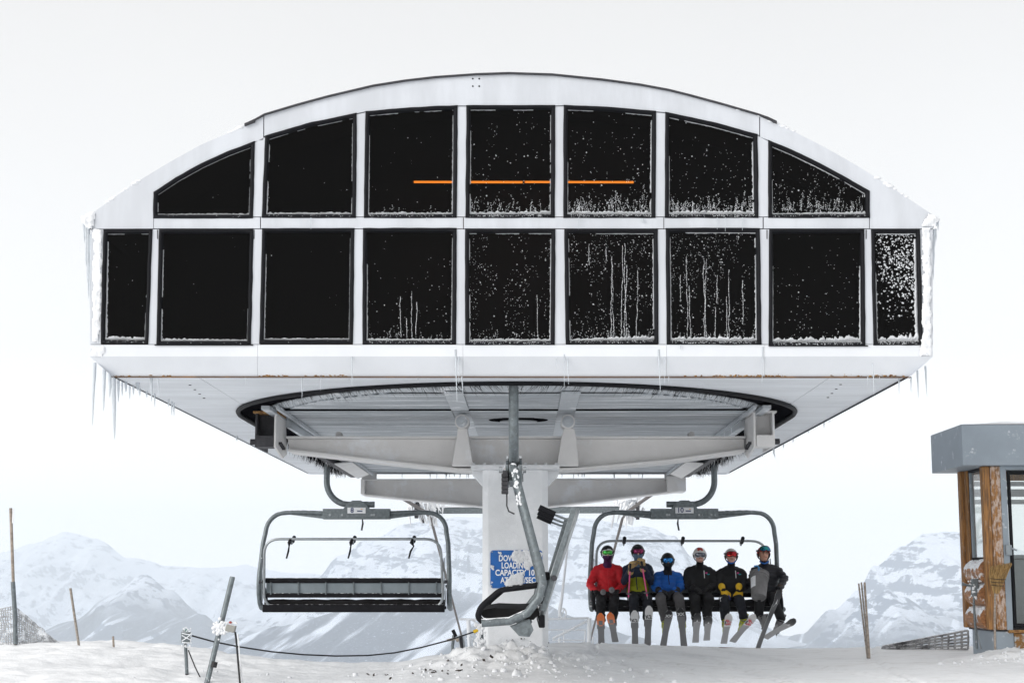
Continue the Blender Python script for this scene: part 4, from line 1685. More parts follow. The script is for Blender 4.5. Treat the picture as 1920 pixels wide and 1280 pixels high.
def make_chair(num, loc, rz, label, straps, rimed, side_on=False):
    """local frame: x to the rider's right, y forward, z up from the top tube"""
    root = empty('chairlift_chair', loc, rz)
    tag(root, label, 'lift chair')
    gm = 'galvanised_frosted' if rimed else 'galvanised'

    def C(mb, name, m, bevel=0.0, parent=None):
        return mb.build(name, m, parent or root, bevel)
    # hanger: down from the slot, bending in to the cross head
    mb = MB()
    hx = -0.52
    path = [V((hx - 0.01, 0, 1.25)), V((hx, 0, 0.9)), V((hx, 0, 0.55))] + \
        [V((hx + 0.38 - 0.38 * math.cos(a), 0, 0.55 - 0.39 * math.sin(a))) for a in [PI / 2 * k / 9 for k in range(1, 10)]] + [V((0.05, 0, 0.16)), V((0.30, 0, 0.16))]
    mb.tube(path, 0.052, 12)
    C(mb, 'hanger', gm)
    # cross head: flat box plates with an arched middle
    mb = MB()
    for y in (-0.085, 0.055):
        q = [(-0.57, -0.09), (-0.57, 0.085), (-0.22, 0.085), (-0.16, 0.17), (-0.07, 0.225), (0.07, 0.225), (0.16, 0.17), (0.22, 0.085), (0.57, 0.085), (0.57, -0.09)]
        mb.prism([V((x, y, z)) for x, z in q], (0, 0.03, 0))
    mb.box(-0.565, 0.565, -0.05, 0.05, -0.085, 0.07)
    ch = C(mb, 'cross_head', gm, 0.006)
    for y in (-0.088, 0.088):
        for x in (-0.24, 0.26, 0.3, -0.45):
            mb = MB()
            mb.disc((x, y, -0.02), 0.02, (0, y, 0), 0.012, 0, 8)
            C(mb, 'bolt', 'bar_metal', 0, ch)
    # number plates front and back
    for s in (-1, 1):
        y0 = s * 0.098
        mb = MB()
        mb.box(-0.15, 0.16, min(y0, y0 - s * 0.008), max(y0, y0 - s * 0.008), 0.005, 0.105)
        pl = C(mb, 'number_plate', 'plate_white', 0.003)
        t = text_mesh('number', num, 0.115, 'ink_blue', 0.001, 0.002)
        t.parent = pl
        t.location = (s * 0.075, y0 + s * 0.004, 0.055)
        t.rotation_euler = (PI / 2, 0, 0 if s < 0 else PI)
        if s < 0:
            t.location.x = -0.07
        mb = MB()                                # small blurred maker's mark: blue bar with an orange tick
        xx = 0.06 if s < 0 else -0.06
        mb.box(xx - 0.045, xx + 0.045, min(y0, y0 + s * 0.003), max(y0, y0 + s * 0.003), 0.035, 0.053, 0)
        mb.box(xx + (0.015 if s < 0 else -0.045), xx + (0.045 if s < 0 else -0.015), min(y0, y0 + s * 0.003), max(y0, y0 + s * 0.003), 0.072, 0.082, 1)
        C(mb, 'mark', ['ink_blue', 'ink_orange'], 0, pl)
    # bail frame: both sides swept out, down and forward under the seat
    prof = [(-0.02, -0.20), (-0.06, -0.32), (-0.13, -0.50), (-0.205, -0.80), (-0.265, -1.04), (-0.285, -1.18), (-0.255, -1.34), (-0.14, -1.49), (0.03, -1.57), (0.30, -1.59)]
    for s in (-1, 1):
        mb = MB()
        pts = [V((s * 0.5, 0, 0.01)), V((s * 1.05, 0, 0.03)), V((s * 1.2, 0, 0.02))]
        pts += [V((s * (1.22 + 0.31 * math.sin(a)), -0.25 * 0.33 * (1 - math.cos(a)), 0.02 - 0.33 * (1 - math.cos(a)))) for a in [PI / 2 * k / 7 for k in range(1, 8)]]
        pts += [V((s * (1.535 + 0.055 * min(1, -z / 1.0)), y, z)) for y, z in prof[2:]]
        rr = [0.039 if p.z > -0.9 else 0.043 for p in pts]
        mb.tube(pts, rr, 10)
        mb.prism([V((s * 0.5, -0.012, -0.09)), V((s * 1.15, -0.012, -0.01)), V((s * 0.5, -0.012, 0.0))], (0, 0.024, 0))
        C(mb, 'bail_frame', gm)
    # seat
    mb = MB()
    for k in range(6):
        x0 = -1.5 + k * 0.5
        prof_s = [(-0.26, -1.50), (-0.24, -1.44), (-0.05, -1.455), (0.18, -1.44), (0.29, -1.46), (0.32, -1.50), (0.28, -1.54), (-0.2, -1.56)]
        n_ = len(prof_s)
        sub = 6
        o = len(mb.v)
        for i in range(sub + 1):
            t = i / sub
            for j, (y, z) in enumerate(prof_s):
                zz = z + (0.012 * math.sin(PI * t) + 0.012 * nz(x0 * 3 + t * 4, y * 6, 1.0, 2) if 0 < j < 6 else 0)
                mb.v.append((x0 + t * 0.5, y, zz))
        for i in range(sub):
            for j in range(n_):
                j2 = (j + 1) % n_
                mb.f.append((o + i * n_ + j, o + i * n_ + j2, o + (i + 1) * n_ + j2, o + (i + 1) * n_ + j))
                mb.m.append(0)
                mb.s.append(True)
        if k in (0, 5):
            e_ = o if k == 0 else o + sub * n_
            mb.f.append(tuple(e_ + j for j in (range(n_) if k == 0 else reversed(range(n_)))))
            mb.m.append(0)
            mb.s.append(False)
    C(mb, 'seat', 'seat_vinyl')
    mb = MB()
    mb.box(-1.52, 1.52, -0.31, -0.25, -1.64, -1.51)
    mb.box(-1.52, 1.52, 0.22, 0.27, -1.60, -1.545)
    C(mb, 'seat_rail', 'black_pad', 0.012)
    # backrest: two padded rails with a ribbed sheet panel between them
    for z0, z1 in ((-1.16, -1.075), (-1.40, -1.325)):
        mb = MB()
        yb = -0.33 if z0 > -1.2 else -0.31
        mb.box(-1.48, 1.48, yb - 0.03, yb + 0.05, z0, z1)
        C(mb, 'backrest_rail', 'black_pad', 0.018)
    mb = MB()
    mb.prism([V((-1.46, -0.335, -1.155)), V((-1.46, -0.30, -1.15)), V((-1.46, -0.28, -1.335)), V((-1.46, -0.315, -1.335))], (2.92, 0, 0))
    C(mb, 'backrest_panel', 'panel_grey')
    for k in range(7):
        mb = MB()
        x = -1.38 + k * 2.76 / 6
        mb.beam((x, -0.352, -1.135), (x, -0.335, -1.35), 0.018, 0.016, 0, V((0, 1, 0)))
        C(mb, 'rib', 'galvanised', 0.003)
    # end arms, padded black
    for s in (-1, 1):
        mb = MB()
        mb.tube(round_path([(s * 1.56, 0.29, -1.58), (s * 1.56, 0.34, -1.53), (s * 1.56, 0.31, -1.43), (s * 1.56, 0.12, -1.26), (s * 1.56, -0.26, -1.21)], 0.05), 0.031, 10)
        C(mb, 'arm_rest', 'black_pad')
        mb = MB()
        if not side_on:
            continue
        mb.prism([V((s * 1.52, 0.03, -1.62)), V((s * 1.52, -0.16, -1.55)), V((s * 1.52, -0.2, -1.66)), V((s * 1.52, -0.16, -1.73)), V((s * 1.52, -0.06, -1.72))], (s * 0.05, 0, 0))
        mb.disc((s * 1.57, -0.12, -1.67), 0.035, (s, 0, 0), 0.02, 0, 10)
        C(mb, 'seat_bracket', 'galvanised', 0.006)
    # raised safety bar with foot rests
    top, bot = V((0, -0.64, -0.44)), V((0, -0.27, -1.57))
    X = V((1, 0, 0))
    loop = [top + X * -1.46, top + X * 1.46, bot + X * 1.50, bot + X * -1.50]
    lp = []
    for i in range(4):
        a, b, c = loop[i - 1], loop[i], loop[(i + 1) % 4]
        d1, d2 = (a - b).normalized() * 0.26, (c - b).normalized() * 0.26
        for j in range(7):
            t = j / 6
            lp.append((b + d1).lerp(b, t).lerp(b.lerp(b + d2, t), t))
    mb = MB()
    mb.tube(lp, 0.023, 8, closed=True)
    bar = C(mb, 'safety_bar', 'bar_metal')
    for s in (-1, 1):                            # flat side link beside the loop
        mb = MB()
        mb.beam(V((s * 1.515, -0.60 if side_on else -.53, -0.42 if side_on else -.75)), V((s * 1.53, -0.29, -1.47)), 0.014, 0.05, 0, V((0, 1, 0)))
        C(mb, 'side_link', 'galvanised', 0.003, bar)
        mb = MB()
        mb.disc((s * 1.51, -0.40, -1.14), 0.03, (s, 0, 0), 0.06, 0, 10)
        C(mb, 'pivot', 'dark_steel', 0, bar)
    for x in (-1.02, 0.0, 1.0):
        mb = MB()
        mb.tube(round_path([(x, -0.63, -0.47), (x, -0.55, -0.53), (x, -0.40, -0.47), (x, -0.34, -0.44)], 0.06), 0.013, 6)
        C(mb, 'foot_rest_arm', 'galvanised', 0, bar)
        mb = MB()
        mb.tube([(x, -0.42, -0.475), (x, -0.26, -0.40)], 0.033, 8)
        C(mb, 'foot_rest', 'black_rubber', 0, bar)
        if straps:
            mb = MB()
            mb.tube([(x + 0.0, -0.66, -0.44), (x - 0.02, -0.67, -0.50), (x + 0.02 * (1 if x > .5 else -1), -0.68, -0.56), (x - 0.03, -0.68, -0.64), (x - 0.06, -0.68, -0.76)],
                    [0.02, 0.032, 0.012, 0.018, 0.014], 5)
            C(mb, 'strap', 'black_rubber', 0, bar)
    if side_on:                                  # ribbed spring block and wire loop at the hanger joint
        mb = MB()
        for k in range(5):
            mb.box(-0.66, -0.52, 0.055, 0.125, -0.05 - k * 0.045, -0.015 - k * 0.045)
        mb.box(-0.65, -0.53, 0.06, 0.115, -0.22, 0.02)
        C(mb, 'spring_block', 'dark_steel', 0.004)
        for y in (-0.10, 0.12):
            mb = MB()
            mb.disc((-0.6, y, 0.03), 0.035, (0, 1 if y > 0 else -1, 0), 0.03, 0, 8)
            C(mb, 'joint_bolt', 'bar_metal', 0.004)
        mb = MB()
        mb.tube([(-0.6, 0.07, -0.22), (-0.6, 0.07, -0.36), (-0.6, 0.05, -0.42), (-0.6, -0.01, -0.45)], .008, 6)
        C(mb, 'wire_loop', 'dark_steel')
        mb = MB()
        for k in range(40):
            t = RND.random()
            c_ = (-1.56 + RND.uniform(-.02, .02), -0.02 - 0.05 * t + RND.uniform(-.03, .03), -0.05 - 0.35 * t)
            r = RND.uniform(.005, .013)
            mb.ell(c_, (r, r, r * 1.5), 0, 6, 4)
        mb.build('rime', 'rime', root, kind='stuff')
    mb = MB()
    mb.tube([(0.10, -0.05, -0.08), (0.11, -0.05, -0.16), (0.09, -0.05, -0.28)], [0.01, 0.018, 0.016], 6)
    C(mb, 'lever', 'dark_steel')
    return root


X8 = px(669, 963, YCH).x
X10 = px(1283, 963, YCH).x
chair8 = make_chair('8', (X8, YCH, Z0), 0, 'empty grey six-seat chair numbered 8 showing its ribbed back', True, False)
chair10 = make_chair('10', (X10, YCH, Z0), PI, 'grey six-seat chair numbered 10 carrying the row of skiers', False, True)
YM = 16.69
chairM = make_chair('9', (px(963, 870, YM).x, YM + 0.52, Z0 - 0.02), PI / 2, 'empty six-seat chair seen side-on in front of the white column', False, True, True)
chairM.scale = (1, 1, 0.95)

# ================================================================== NEXT TOWER, ropes
YT = 50.0
tower = empty('lift_tower', (px(972, 955, YT).x, YT, -9))
tag(tower, 'rimed lift tower with grey crossarm standing behind the station column', 'lift tower')


def sub(mb, root, name, m, bevel=0.0, kind=None):
    o = mb.build(name, m, None, bevel, kind=kind)
    child_at(o, root)
    return o


mb = MB()
a, b = px(800, 955, YT), px(1172, 952, YT)
mb.prism([px(805, 951, YT), px(1165, 949, YT), px(1165, 961, YT), px(805, 962, YT)], (0, 0.35, 0))
sub(mb, tower, 'crossarm', 'galvanised_frosted', 0.01)
mb = MB()
mb.beam(px(805, 949.5, YT) + V((0, .17, 0)), px(1165, 947.5, YT) + V((0, .17, 0)), 0.45, 0.05)
sub(mb, tower, 'arm_rime', 'rime', 0.02)
mb = MB()
pc = px(968, 960, YT)
mb.tube([V((pc.x, YT + .2, -14)), V((pc.x, YT + .2, pc.z))], [0.42, 0.33], 16)
sub(mb, tower, 'mast', 'column_paint')
for uc in (790, 1186):
    s = 1 if uc > 966 else -1
    mb = MB()
    p = px(uc, 950, YT)
    for k in range(4):                           # frosted catwalk frame and sheave beams
        mb.beam(p + V((RND.uniform(-.3, .3), -1.6, .2)), p + V((RND.uniform(-.3, .3), 1.6, RND.uniform(-.2, .0))), 0.1, 0.12)
        mb.beam(p + V((-0.25 + .15 * k, -1.2 + .6 * k, .4)), p + V((-.1 + .1 * k - s * .2, -1.3 + .6 * k, -.55)), 0.06, 0.06)
    sub(mb, tower, 'sheave_frame', 'rope_frosted', 0.02)
    for k in range(6):
        mb = MB()
        c = p + V((s * 0.05, -1.5 + 0.6 * k, 0.0 - 0.08 * abs(k - 2.5) + RND.uniform(-.02, .02)))
        mb.disc(c - V((.05, 0, 0)), 0.23, (1, 0, 0), 0.1, 0, 16)
        sub(mb, tower, 'sheave', 'dark_steel', 0.015)
    mb = MB()
    for i in range(60):
        q = p + V((RND.gauss(-s * 0.1, .28), RND.uniform(-1.7, 1.2), RND.uniform(-.1, .35)))
        L = RND.uniform(0.1, 0.75) if i < 30 else RND.uniform(.05, .2)
        mb.tube([q, q + V((-s * RND.uniform(.02, .12), 0, -L * 0.6)), q + V((-s * RND.uniform(.05, .15), 0, -L))], [RND.uniform(.03, .07), .035, .006], 5)
    sub(mb, tower, 'rime', 'rime', kind='stuff')

for s, uc in ((-1, 790), (1, 1186)):             # haul rope: station -> tower -> down the hill
    p = px(808 if s < 0 else 1167, 972, YT)
    q0 = V((XC + s * 3.28, 29.5, HZ + 0.12))
    d = V((0, 1, -0.178))
    mb = MB()
    pts = [q0, V((lerp(q0.x, p.x, .9), YT - 2.2, p.z + .12)), p]
    L = 0
    for k in range(1, 14):
        t = k * 22.0
        pts.append(p + V((0, t, -0.178 * t - 0.00006 * t * t)))
    mb.tube(pts, 0.045, 6)
    o = mb.build('haul_rope', 'rope_steel')
    tag(o, 'steel haul rope running downhill behind the empty numbered chair' if s < 0 else 'steel haul rope running downhill behind the skiers in the occupied chair',
        'rope', 'haul ropes')

# ================================================================== SIGN on the column
YSN = YK - hw - 0.012
sg = empty('capacity_sign', px(966, 1100, YSN))
tag(sg, 'blue capacity sign with white lettering, half covered in rime, on the column', 'sign')
mb = MB()
u0, v0, u1, v1 = 919.5, 1031, 1017, 1102
rc = 5
poly = []
for cu, cv, a0 in ((u1 - rc, v0 + rc, -PI / 2), (u1 - rc, v1 - rc, 0), (u0 + rc, v1 - rc, PI / 2), (u0 + rc, v0 + rc, PI)):
    poly += [(cu + rc * math.cos(a0 + PI / 2 * k / 4), cv + rc * math.sin(a0 + PI / 2 * k / 4)) for k in range(5)]
mb.prism([V((px(u, v, YSN).x, YSN, px(u, v, YSN).z)) for u, v in poly], (0, 0.010, 0))
sub(mb, sg, 'board', 'sign_blue')
PXM = 0.989 * YSN / F
for body, u, v, hgt in (('DOWNHILL', 965, 1046.5, 11.8), ('LOADING', 964.5, 1060, 11.8), ('CAPACITY 10%', 969.5, 1073.5, 11.8), ('AT 1.0 M/SEC', 971.5, 1087.5, 11.4)):
    t = text_mesh('lettering', body, hgt * PXM * 1.32, 'sign_white', 0.001, 0.0026)
    w = t.dimensions.x if t.dimensions.x else 1
    p = px(u, v, YSN)
    t.location = (p.x, YSN - 0.0025, p.z)
    t.rotation_euler = (PI / 2, 0, 0)
    xs = [q.co.x for q in t.data.vertices]
    want = {'DOWNHILL': 60, 'LOADING': 48, 'CAPACITY 10%': 82, 'AT 1.0 M/SEC': 66}[body] * PXM
    t.scale.x = want / (max(xs) - min(xs))
    child_at(t, sg)
for pl, thr in (([(957, 1031), (1000, 1029), (1019, 1036), (1012, 1052), (1000, 1062), (989, 1070), (982, 1064), (980, 1056), (966, 1057), (959, 1047)], -0.05),
                ([(960, 1074), (984, 1070), (983, 1086), (980, 1098), (968, 1103), (948, 1102), (944, 1095), (950, 1084)], -0.05),
                ([(932, 1032), (944, 1033), (942, 1043), (936, 1042)], .1), ([(919, 1058), (929, 1060), (926, 1070), (919, 1066)], .05),
                ([(920, 1088), (926, 1090), (922, 1101), (918, 1100)], .1)):
    m_ = rime_sheet(pl, YSN - 0.004, 'r', 0.02, 0.85, pl[0][0], thr, None, 0.16)
    sub(m_, sg, 'rime_patch', 'rime')
for u, v in ((922.5, 1034), (922, 1099), (1014, 1099)):
    mb = MB()
    mb.disc((px(u, v, YSN).x, YSN, px(u, v, YSN).z), 0.008, (0, -1, 0), 0.006, 0, 8)
    sub(mb, sg, 'screw', 'bar_metal')

# ================================================================== OPERATOR HUT
hut = empty('operator_hut', (7.0, 21.2, -1.0))
tag(hut, 'small log and timber operator hut with grey flat roof beside the ramp', 'hut')
HX, HYF, HYB, HXR = 5.86, 20.62, 21.75, 8.3       # side wall, front wall, rear wall, far side
ZL = px(1850, 1180, HYF).z                        # underside of the logs
ZW = px(1825, 1050, 21.2).z                       # sill height
ZE = px(1804, 872, 20.5).z                        # eave
ZR = px(1804, 796, 20.5).z


def H(mb, name, m, bevel=0.0, kind=None):
    return sub(mb, hut, name, m, bevel, kind)


mb = MB()                                         # roof box: fascia and underside
mb.box(5.58, 8.7, 20.48, 22.05, ZE, ZR)
H(mb, 'roof_box', 'grey_cladding', 0.006)
mb = MB()
for i in range(26):
    for j in range(12):
        pass
nx_, ny_ = 40, 16
for j in range(ny_ + 1):
    for i in range(nx_ + 1):
        x, y = lerp(5.585, 8.69, i / nx_), lerp(20.49, 22.04, j / ny_)
        ed = min(1, 3.5 * min(i / nx_ * 2, j / ny_ * 1.6 + .02, 1 - j / ny_ + .02, 1))
        h = 0.004 + ed * (0.028 + 0.03 * max(0, nz(x * 1.6, y * 2, 3.0)) + 0.035 * math.exp(-((x - 6.25) / .35) ** 2))
        mb.v.append((x, y, ZR + h))
for j in range(ny_):
    for i in range(nx_):
        a = j * (nx_ + 1) + i
        mb.f.append((a, a + 1, a + nx_ + 2, a + nx_ + 1))
        mb.m.append(0)
        mb.s.append(True)
H(mb, 'roof_snow', 'snow_lump')
# corner posts (paired timbers)
for name, x0, x1, y0, y1, m in (('post', HX, HX + 0.10, HYF + 0.004, HYF + 0.13, 'wood_post'), ('post', HX + 0.103, HX + 0.24, HYF - 0.004, HYF + 0.13, 'wood_frosted'),
                                ('post', HX - 0.02, HX + 0.12, HYB - 0.14, HYB, 'wood_post'), ('post', HX + 0.03, HX + 0.12, HYB - 0.27, HYB - 0.145, 'wood_post')):
    mb = MB()
    mb.box(x0, x1, y0, y1, ZL, ZE)
    H(mb, name, m, 0.018)
# logs of the side wall
dz = (ZW - ZL) / 3
for k in range(3):
    mb = MB()
    zc = ZL + dz * (k + .5)
    pts = [V((HX + 0.09 + 0.006 * nz(y * 2, k), y, zc + 0.006 * nz(y * 3, k, 4))) for y in [lerp(HYF + 0.135, HYB - 0.28, i / 8) for i in range(9)]]
    mb.tube(pts, dz * 0.53, 18)
    H(mb, 'log', 'log')
# rime piled along the logs
mb = MB()
for k in range(3):
    zc = ZL + dz * (k + .5)
    for i in range(26 if k == 2 else 16):
        y = RND.uniform(HYF + 0.15, HYB - 0.3)
        a = RND.uniform(0.3, 1.5) if k == 2 else RND.uniform(.5, 1.1)
        r = dz * 0.53
        p = V((HX + 0.09 - math.cos(a) * r, y, zc + math.sin(a) * r))
        s = RND.uniform(.012, .04)
        mb.ell(p, (s * .7, s * 1.4, s * .5), 0, 6, 4)
H(mb, 'log_rime', 'rime', kind='stuff')
# side window
mb = MB()
xg = HX + 0.075
for a, b in (((xg, HYF + .14, ZW + .03), (xg, HYF + .14, ZE)), ((xg, HYB - .29, ZW + .03), (xg, HYB - .29, ZE))):
    mb.beam(a, b, 0.03, 0.04, 0, V((0, 1, 0)))
mb.beam((xg, HYF + .13, ZW + .02), (xg, HYB - .28, ZW + .02), 0.04, 0.035)
mb.beam((xg, HYF + .13, ZE - .02), (xg, HYB - .28, ZE - .02), 0.04, 0.035)
sw = H(mb, 'window', 'black_rubber')
mb = MB()
mb.box(xg - .003, xg + .003, HYF + .15, HYB - .3, ZW + .03, ZE - .03)
H(mb, 'window_pane', 'clear_glass')
mb = MB()
mb.box(xg - .02, xg + .035, HYB - .345, HYB - .308, ZW + .03, ZE - .03)
H(mb, 'window_trim', 'grey_cladding', 0.003)
# rear wall with a big window, so daylight shows through the cabin
mb = MB()
mb.box(HX + 0.13, HXR, HYB - 0.08, HYB, ZL, ZW + .05)
mb.box(HX + 0.13, HXR, HYB - 0.08, HYB, ZE - .12, ZE)
for x in (HX + 1.2, HXR - .1):
    mb.box(x, x + .09, HYB - 0.085, HYB - .005, ZW + .05, ZE - .12)
H(mb, 'rear_wall', 'wood_post')
mb = MB()
mb.box(HX + .1, HXR - .1, HYB - .05, HYB - .044, ZW + .05, ZE - .12)
H(mb, 'rear_pane', 'clear_glass')
mb = MB()
mb.box(HXR - .08, HXR, HYF, HYB - .09, ZL, ZE)
H(mb, 'side_wall', 'wood_post')
mb = MB()
mb.box(HX + 0.05, HXR, HYF + .05, HYB - .02, ZL - .02, ZL + .02)
H(mb, 'cabin_floor', 'dark_steel')
# bars standing in for the bands reflected in the side window
mb = MB()
for k, (za, zb) in enumerate(((ZE - .2, ZE - .14), (ZE - .34, ZE - .24), (ZE - .44, ZE - .38))):
    mb.box(HX + .14, HX + 0.95, HYB - .13, HYB - .11, za, zb)
H(mb, 'reflection_bars', 'plate')
# door frame, door with glass and handle
xd0 = px(1877, 1000, HYF).x + 0.02
mb = MB()
mb.box(xd0, xd0 + 0.075, HYF - 0.012, HYF + .1, ZL, ZE)
mb.box(xd0 + 0.076, HXR - .1, HYF - 0.012, HYF + .1, ZE - .05, ZE - .001)
mb.box(xd0 + 1.05, HXR, HYF, HYF + .08, ZL, ZE - .051)
H(mb, 'door_frame', 'grey_cladding', 0.003)
mb = MB()
xa, xb = xd0 + 0.09, xd0 + 1.03
zb_, zt_ = ZL + 0.03, ZE - .06
for q in ((xa, xa + .035, zb_, zt_), (xb - .05, xb, zb_, zt_), (xa + .036, xb - .051, zb_, zb_ + .05), (xa + .036, xb - .051, zt_ - .05, zt_)):
    mb.box(q[0], q[1], HYF - .02, HYF + .03, q[2], q[3])
door = H(mb, 'door', 'black_rubber', 0.004)
mb = MB()
mb.box(xa + .03, xb - .04, HYF, HYF + .006, zb_ + .04, zt_ - .04)
H(mb, 'door_pane', 'clear_glass')
mb = MB()
hp = px(1893, 1030, HYF - .03)
mb.box(xd0 + .02, xd0 + .095, HYF - .055, HYF - .018, hp.z - .07, hp.z + .06)
mb.tube([V((xd0 + .08, HYF - .06, hp.z + .02)), V((xd0 + .15, HYF - .075, hp.z - .01))], .012, 8)
H(mb, 'door_handle', 'door_metal', 0.006)
# things seen dimly through the door: a control desk and a chair back belong to the cabin
mb = MB()
mb.box(xa + .1, xb - .05, HYB - .5, HYB - .12, ZL + .02, ZL + 0.9)
mb.box(xa + .04, xb, HYB - .55, HYB - .1, ZL + .9, ZL + 0.95)
H(mb, 'control_desk', 'panel_grey', 0.01)
# plinth
mb = MB()
mb.box(HX + 0.10, HX + 0.32, HYF + .03, HYB, -1.3, ZL - .022)
H(mb, 'plinth', 'grey_cladding', 0.006)
mb = MB()
mb.box(HX + 0.325, HXR, HYF + .02, HYB, -1.3, ZL - .045)
H(mb, 'plinth_skirt', 'rusty_sheet', 0.004)
mb = MB()
mb.box(HX + 0.25, HXR, HYF - .015, HYF + .1, ZL - .04, ZL - .001)
H(mb, 'threshold', 'rust', 0.004)
mb = MB()
st = px(1827, 1072, HYF + .6)
mb.box(HX - 0.014, HX - 0.008, 21.03, 21.16, ZL + dz * 2.35, ZL + dz * 2.9)
H(mb, 'notice', 'red_plastic')

# switch box on a conduit in front of the logs
cb = empty('switch_post', px(1830, 1212, 20.9))
tag(cb, 'frosted switch box on a bent conduit against the log wall of the hut', 'switch box')
mb = MB()
yc = 20.92
path = [px(1832, 1216, yc), px(1828, 1165, yc), px(1826, 1130, yc), px(1827, 1105, yc)]
mb.tube(path, 0.016, 8)
sub(mb, cb, 'conduit', 'galvanised_frosted')
mb = MB()
mb.tube([px(1840, 1216, yc + .02), px(1832, 1185, yc), px(1829, 1165, yc)], 0.008, 6)
sub(mb, cb, 'cable', 'bar_metal')
mb = MB()
a, b = px(1820, 1084, yc), px(1834, 1118, yc)
mb.box(a.x, b.x, yc - .06, yc + .03, b.z, a.z)
sub(mb, cb, 'box', 'galvanised_frosted', 0.012)
mb = MB()
mb.tube([px(1822, 1098, yc - .05), px(1812, 1096, yc - .06), px(1804, 1094, yc - .06)], [.02, .014, .024], 8)
sub(mb, cb, 'switch_lever', 'galvanised_frosted')
mb = MB()
for i in range(40):
    p = px(RND.gauss(1828, 6), RND.uniform(1080, 1122), yc - .05)
    r = RND.uniform(.008, .022)
    mb.ell(p, (r, r * .7, r), 0, 6, 4)
sub(mb, cb, 'rime', 'rime', kind='stuff')

# broom leaning upside down against the corner post
br = empty('broom', px(1866, 1216, 20.35))
tag(br, 'corn broom leaning bristles-up against the hut corner post', 'broom')
yb = 20.42
mb = MB()
mb.tube([px(1866, 1217, 20.30), px(1865, 1160, yb - .03), px(1866, 1106, yb)], 0.014, 8)
sub(mb, br, 'handle', 'bamboo')
mb = MB()
o_ = [(1864, 1112), (1858, 1100), (1855, 1078), (1859, 1060), (1872, 1056), (1884, 1058), (1896, 1053), (1890, 1078), (1884, 1096), (1874, 1110)]
for i in range(230):
    t = RND.random()
    a = px(lerp(1863, 1873, t), 1110 + RND.uniform(-3, 2), yb + RND.uniform(-.02, .02))
    m_ = px(lerp(1855, 1886, t) + RND.gauss(0, .5), 1082, yb + RND.uniform(-.035, .03))
    e_ = px(lerp(1857, 1894, t) + RND.gauss(0, 1.2) + 3 * t, lerp(1062, 1055, t) + RND.uniform(-2, 5), yb + RND.uniform(-.03, .03))
    mb.tube([a, m_, e_], [.004, .0055, .003], 4, cap=False)
sub(mb, br, 'bristles', 'straw', kind='stuff')
for v in (1084, 1090, 1096):
    mb = MB()
    mb.tube([px(1856.5 + (v - 1084) * .15, v, yb - .045), px(1871, v + 1.5, yb - .05), px(1886 - (v - 1084) * .3, v + 2, yb - .045)], .004, 5)
    sub(mb, br, 'stitching', 'cable_black')

# ================================================================== POLES, NETS, CABLES
def pole(name, pts, r, m, label, cat, group=None, extra=None):
    root = empty(name, pts[-1])
    tag(root, label, cat, group)
    mb = MB()
    mb.tube(pts, r, 8)
    sub(mb, root, 'shaft', m)
    if extra:
        extra(root)
    return root


def sunk(u0, v0, u1, v1, Y, Y1=None):
    """pole from its top pixel to its foot pixel, carried on into the snow"""
    a, b = px(u0, v0, Y), px(u1, v1, Y1 or Y)
    d = (b - a).normalized()
    return [a, a.lerp(b, .5), b, b + d * 0.35]


def node_rings(pts, n, r):
    def f(root):
        for k in range(n):
            mb = MB()
            p = pts[0].lerp(pts[2], (k + .5) / n)
            d = (pts[2] - pts[0]).normalized()
            mb.tube([p - d * .006, p + d * .006], r * 1.25, 8)
            sub(mb, root, 'node', 'bamboo_grey')
    return f


for (u0, v0, u1, v1, Y, m, lab) in ((1610, 1093, 1624, 1212, 21.4, 'bamboo_grey', 'thin bamboo pole on the hut-less end of the three-pole bundle stuck in snow'),
                                    (1615, 1091, 1627, 1212, 21.5, 'bamboo_grey', 'thin bamboo pole in the middle of the three-pole bundle stuck in snow'),
                                    (1621, 1091, 1629, 1213, 21.35, 'bamboo', 'thickest bamboo pole of the three-pole bundle stuck in snow')):
    pts = sunk(u0, v0, u1, v1, Y)
    pole('bamboo_pole', pts, 0.0115 if m == 'bamboo_grey' else 0.0145, m, lab, 'pole', 'bamboo poles in a bundle', node_rings(pts, 5, 0.012))

pts = sunk(20, 952, 29, 1207, 21.4)


def tall_extra(root):
    mb = MB()
    mb.tube([px(24.2, 1090, 21.38), px(28, 1150, 21.38), px(29, 1207, 21.38)], 0.029, 10)
    sub(mb, root, 'sleeve', 'galvanised_frosted')
    mb = MB()
    p = px(24.5, 966, 21.37)
    mb.box(p.x - .008, p.x + .012, 21.36, 21.37, p.z - .1, p.z + .09)
    sub(mb, root, 'flag_tape', 'plate_white')


pole('wooden_stake', pts, 0.021, 'bamboo', 'tall wooden stake in a metal sleeve holding up the rimed net', 'stake', None, tall_extra)
pole('wooden_stake', sunk(132, 1102, 148, 1210, 21.2), 0.017, 'bamboo_grey', 'leaning wooden stake with rimed side between the net and the short stub', 'stake')
pole('wooden_stake', sunk(212, 1192, 213, 1208, 21.2), 0.014, 'bamboo', 'short wooden stub poking out of the snow', 'stake')


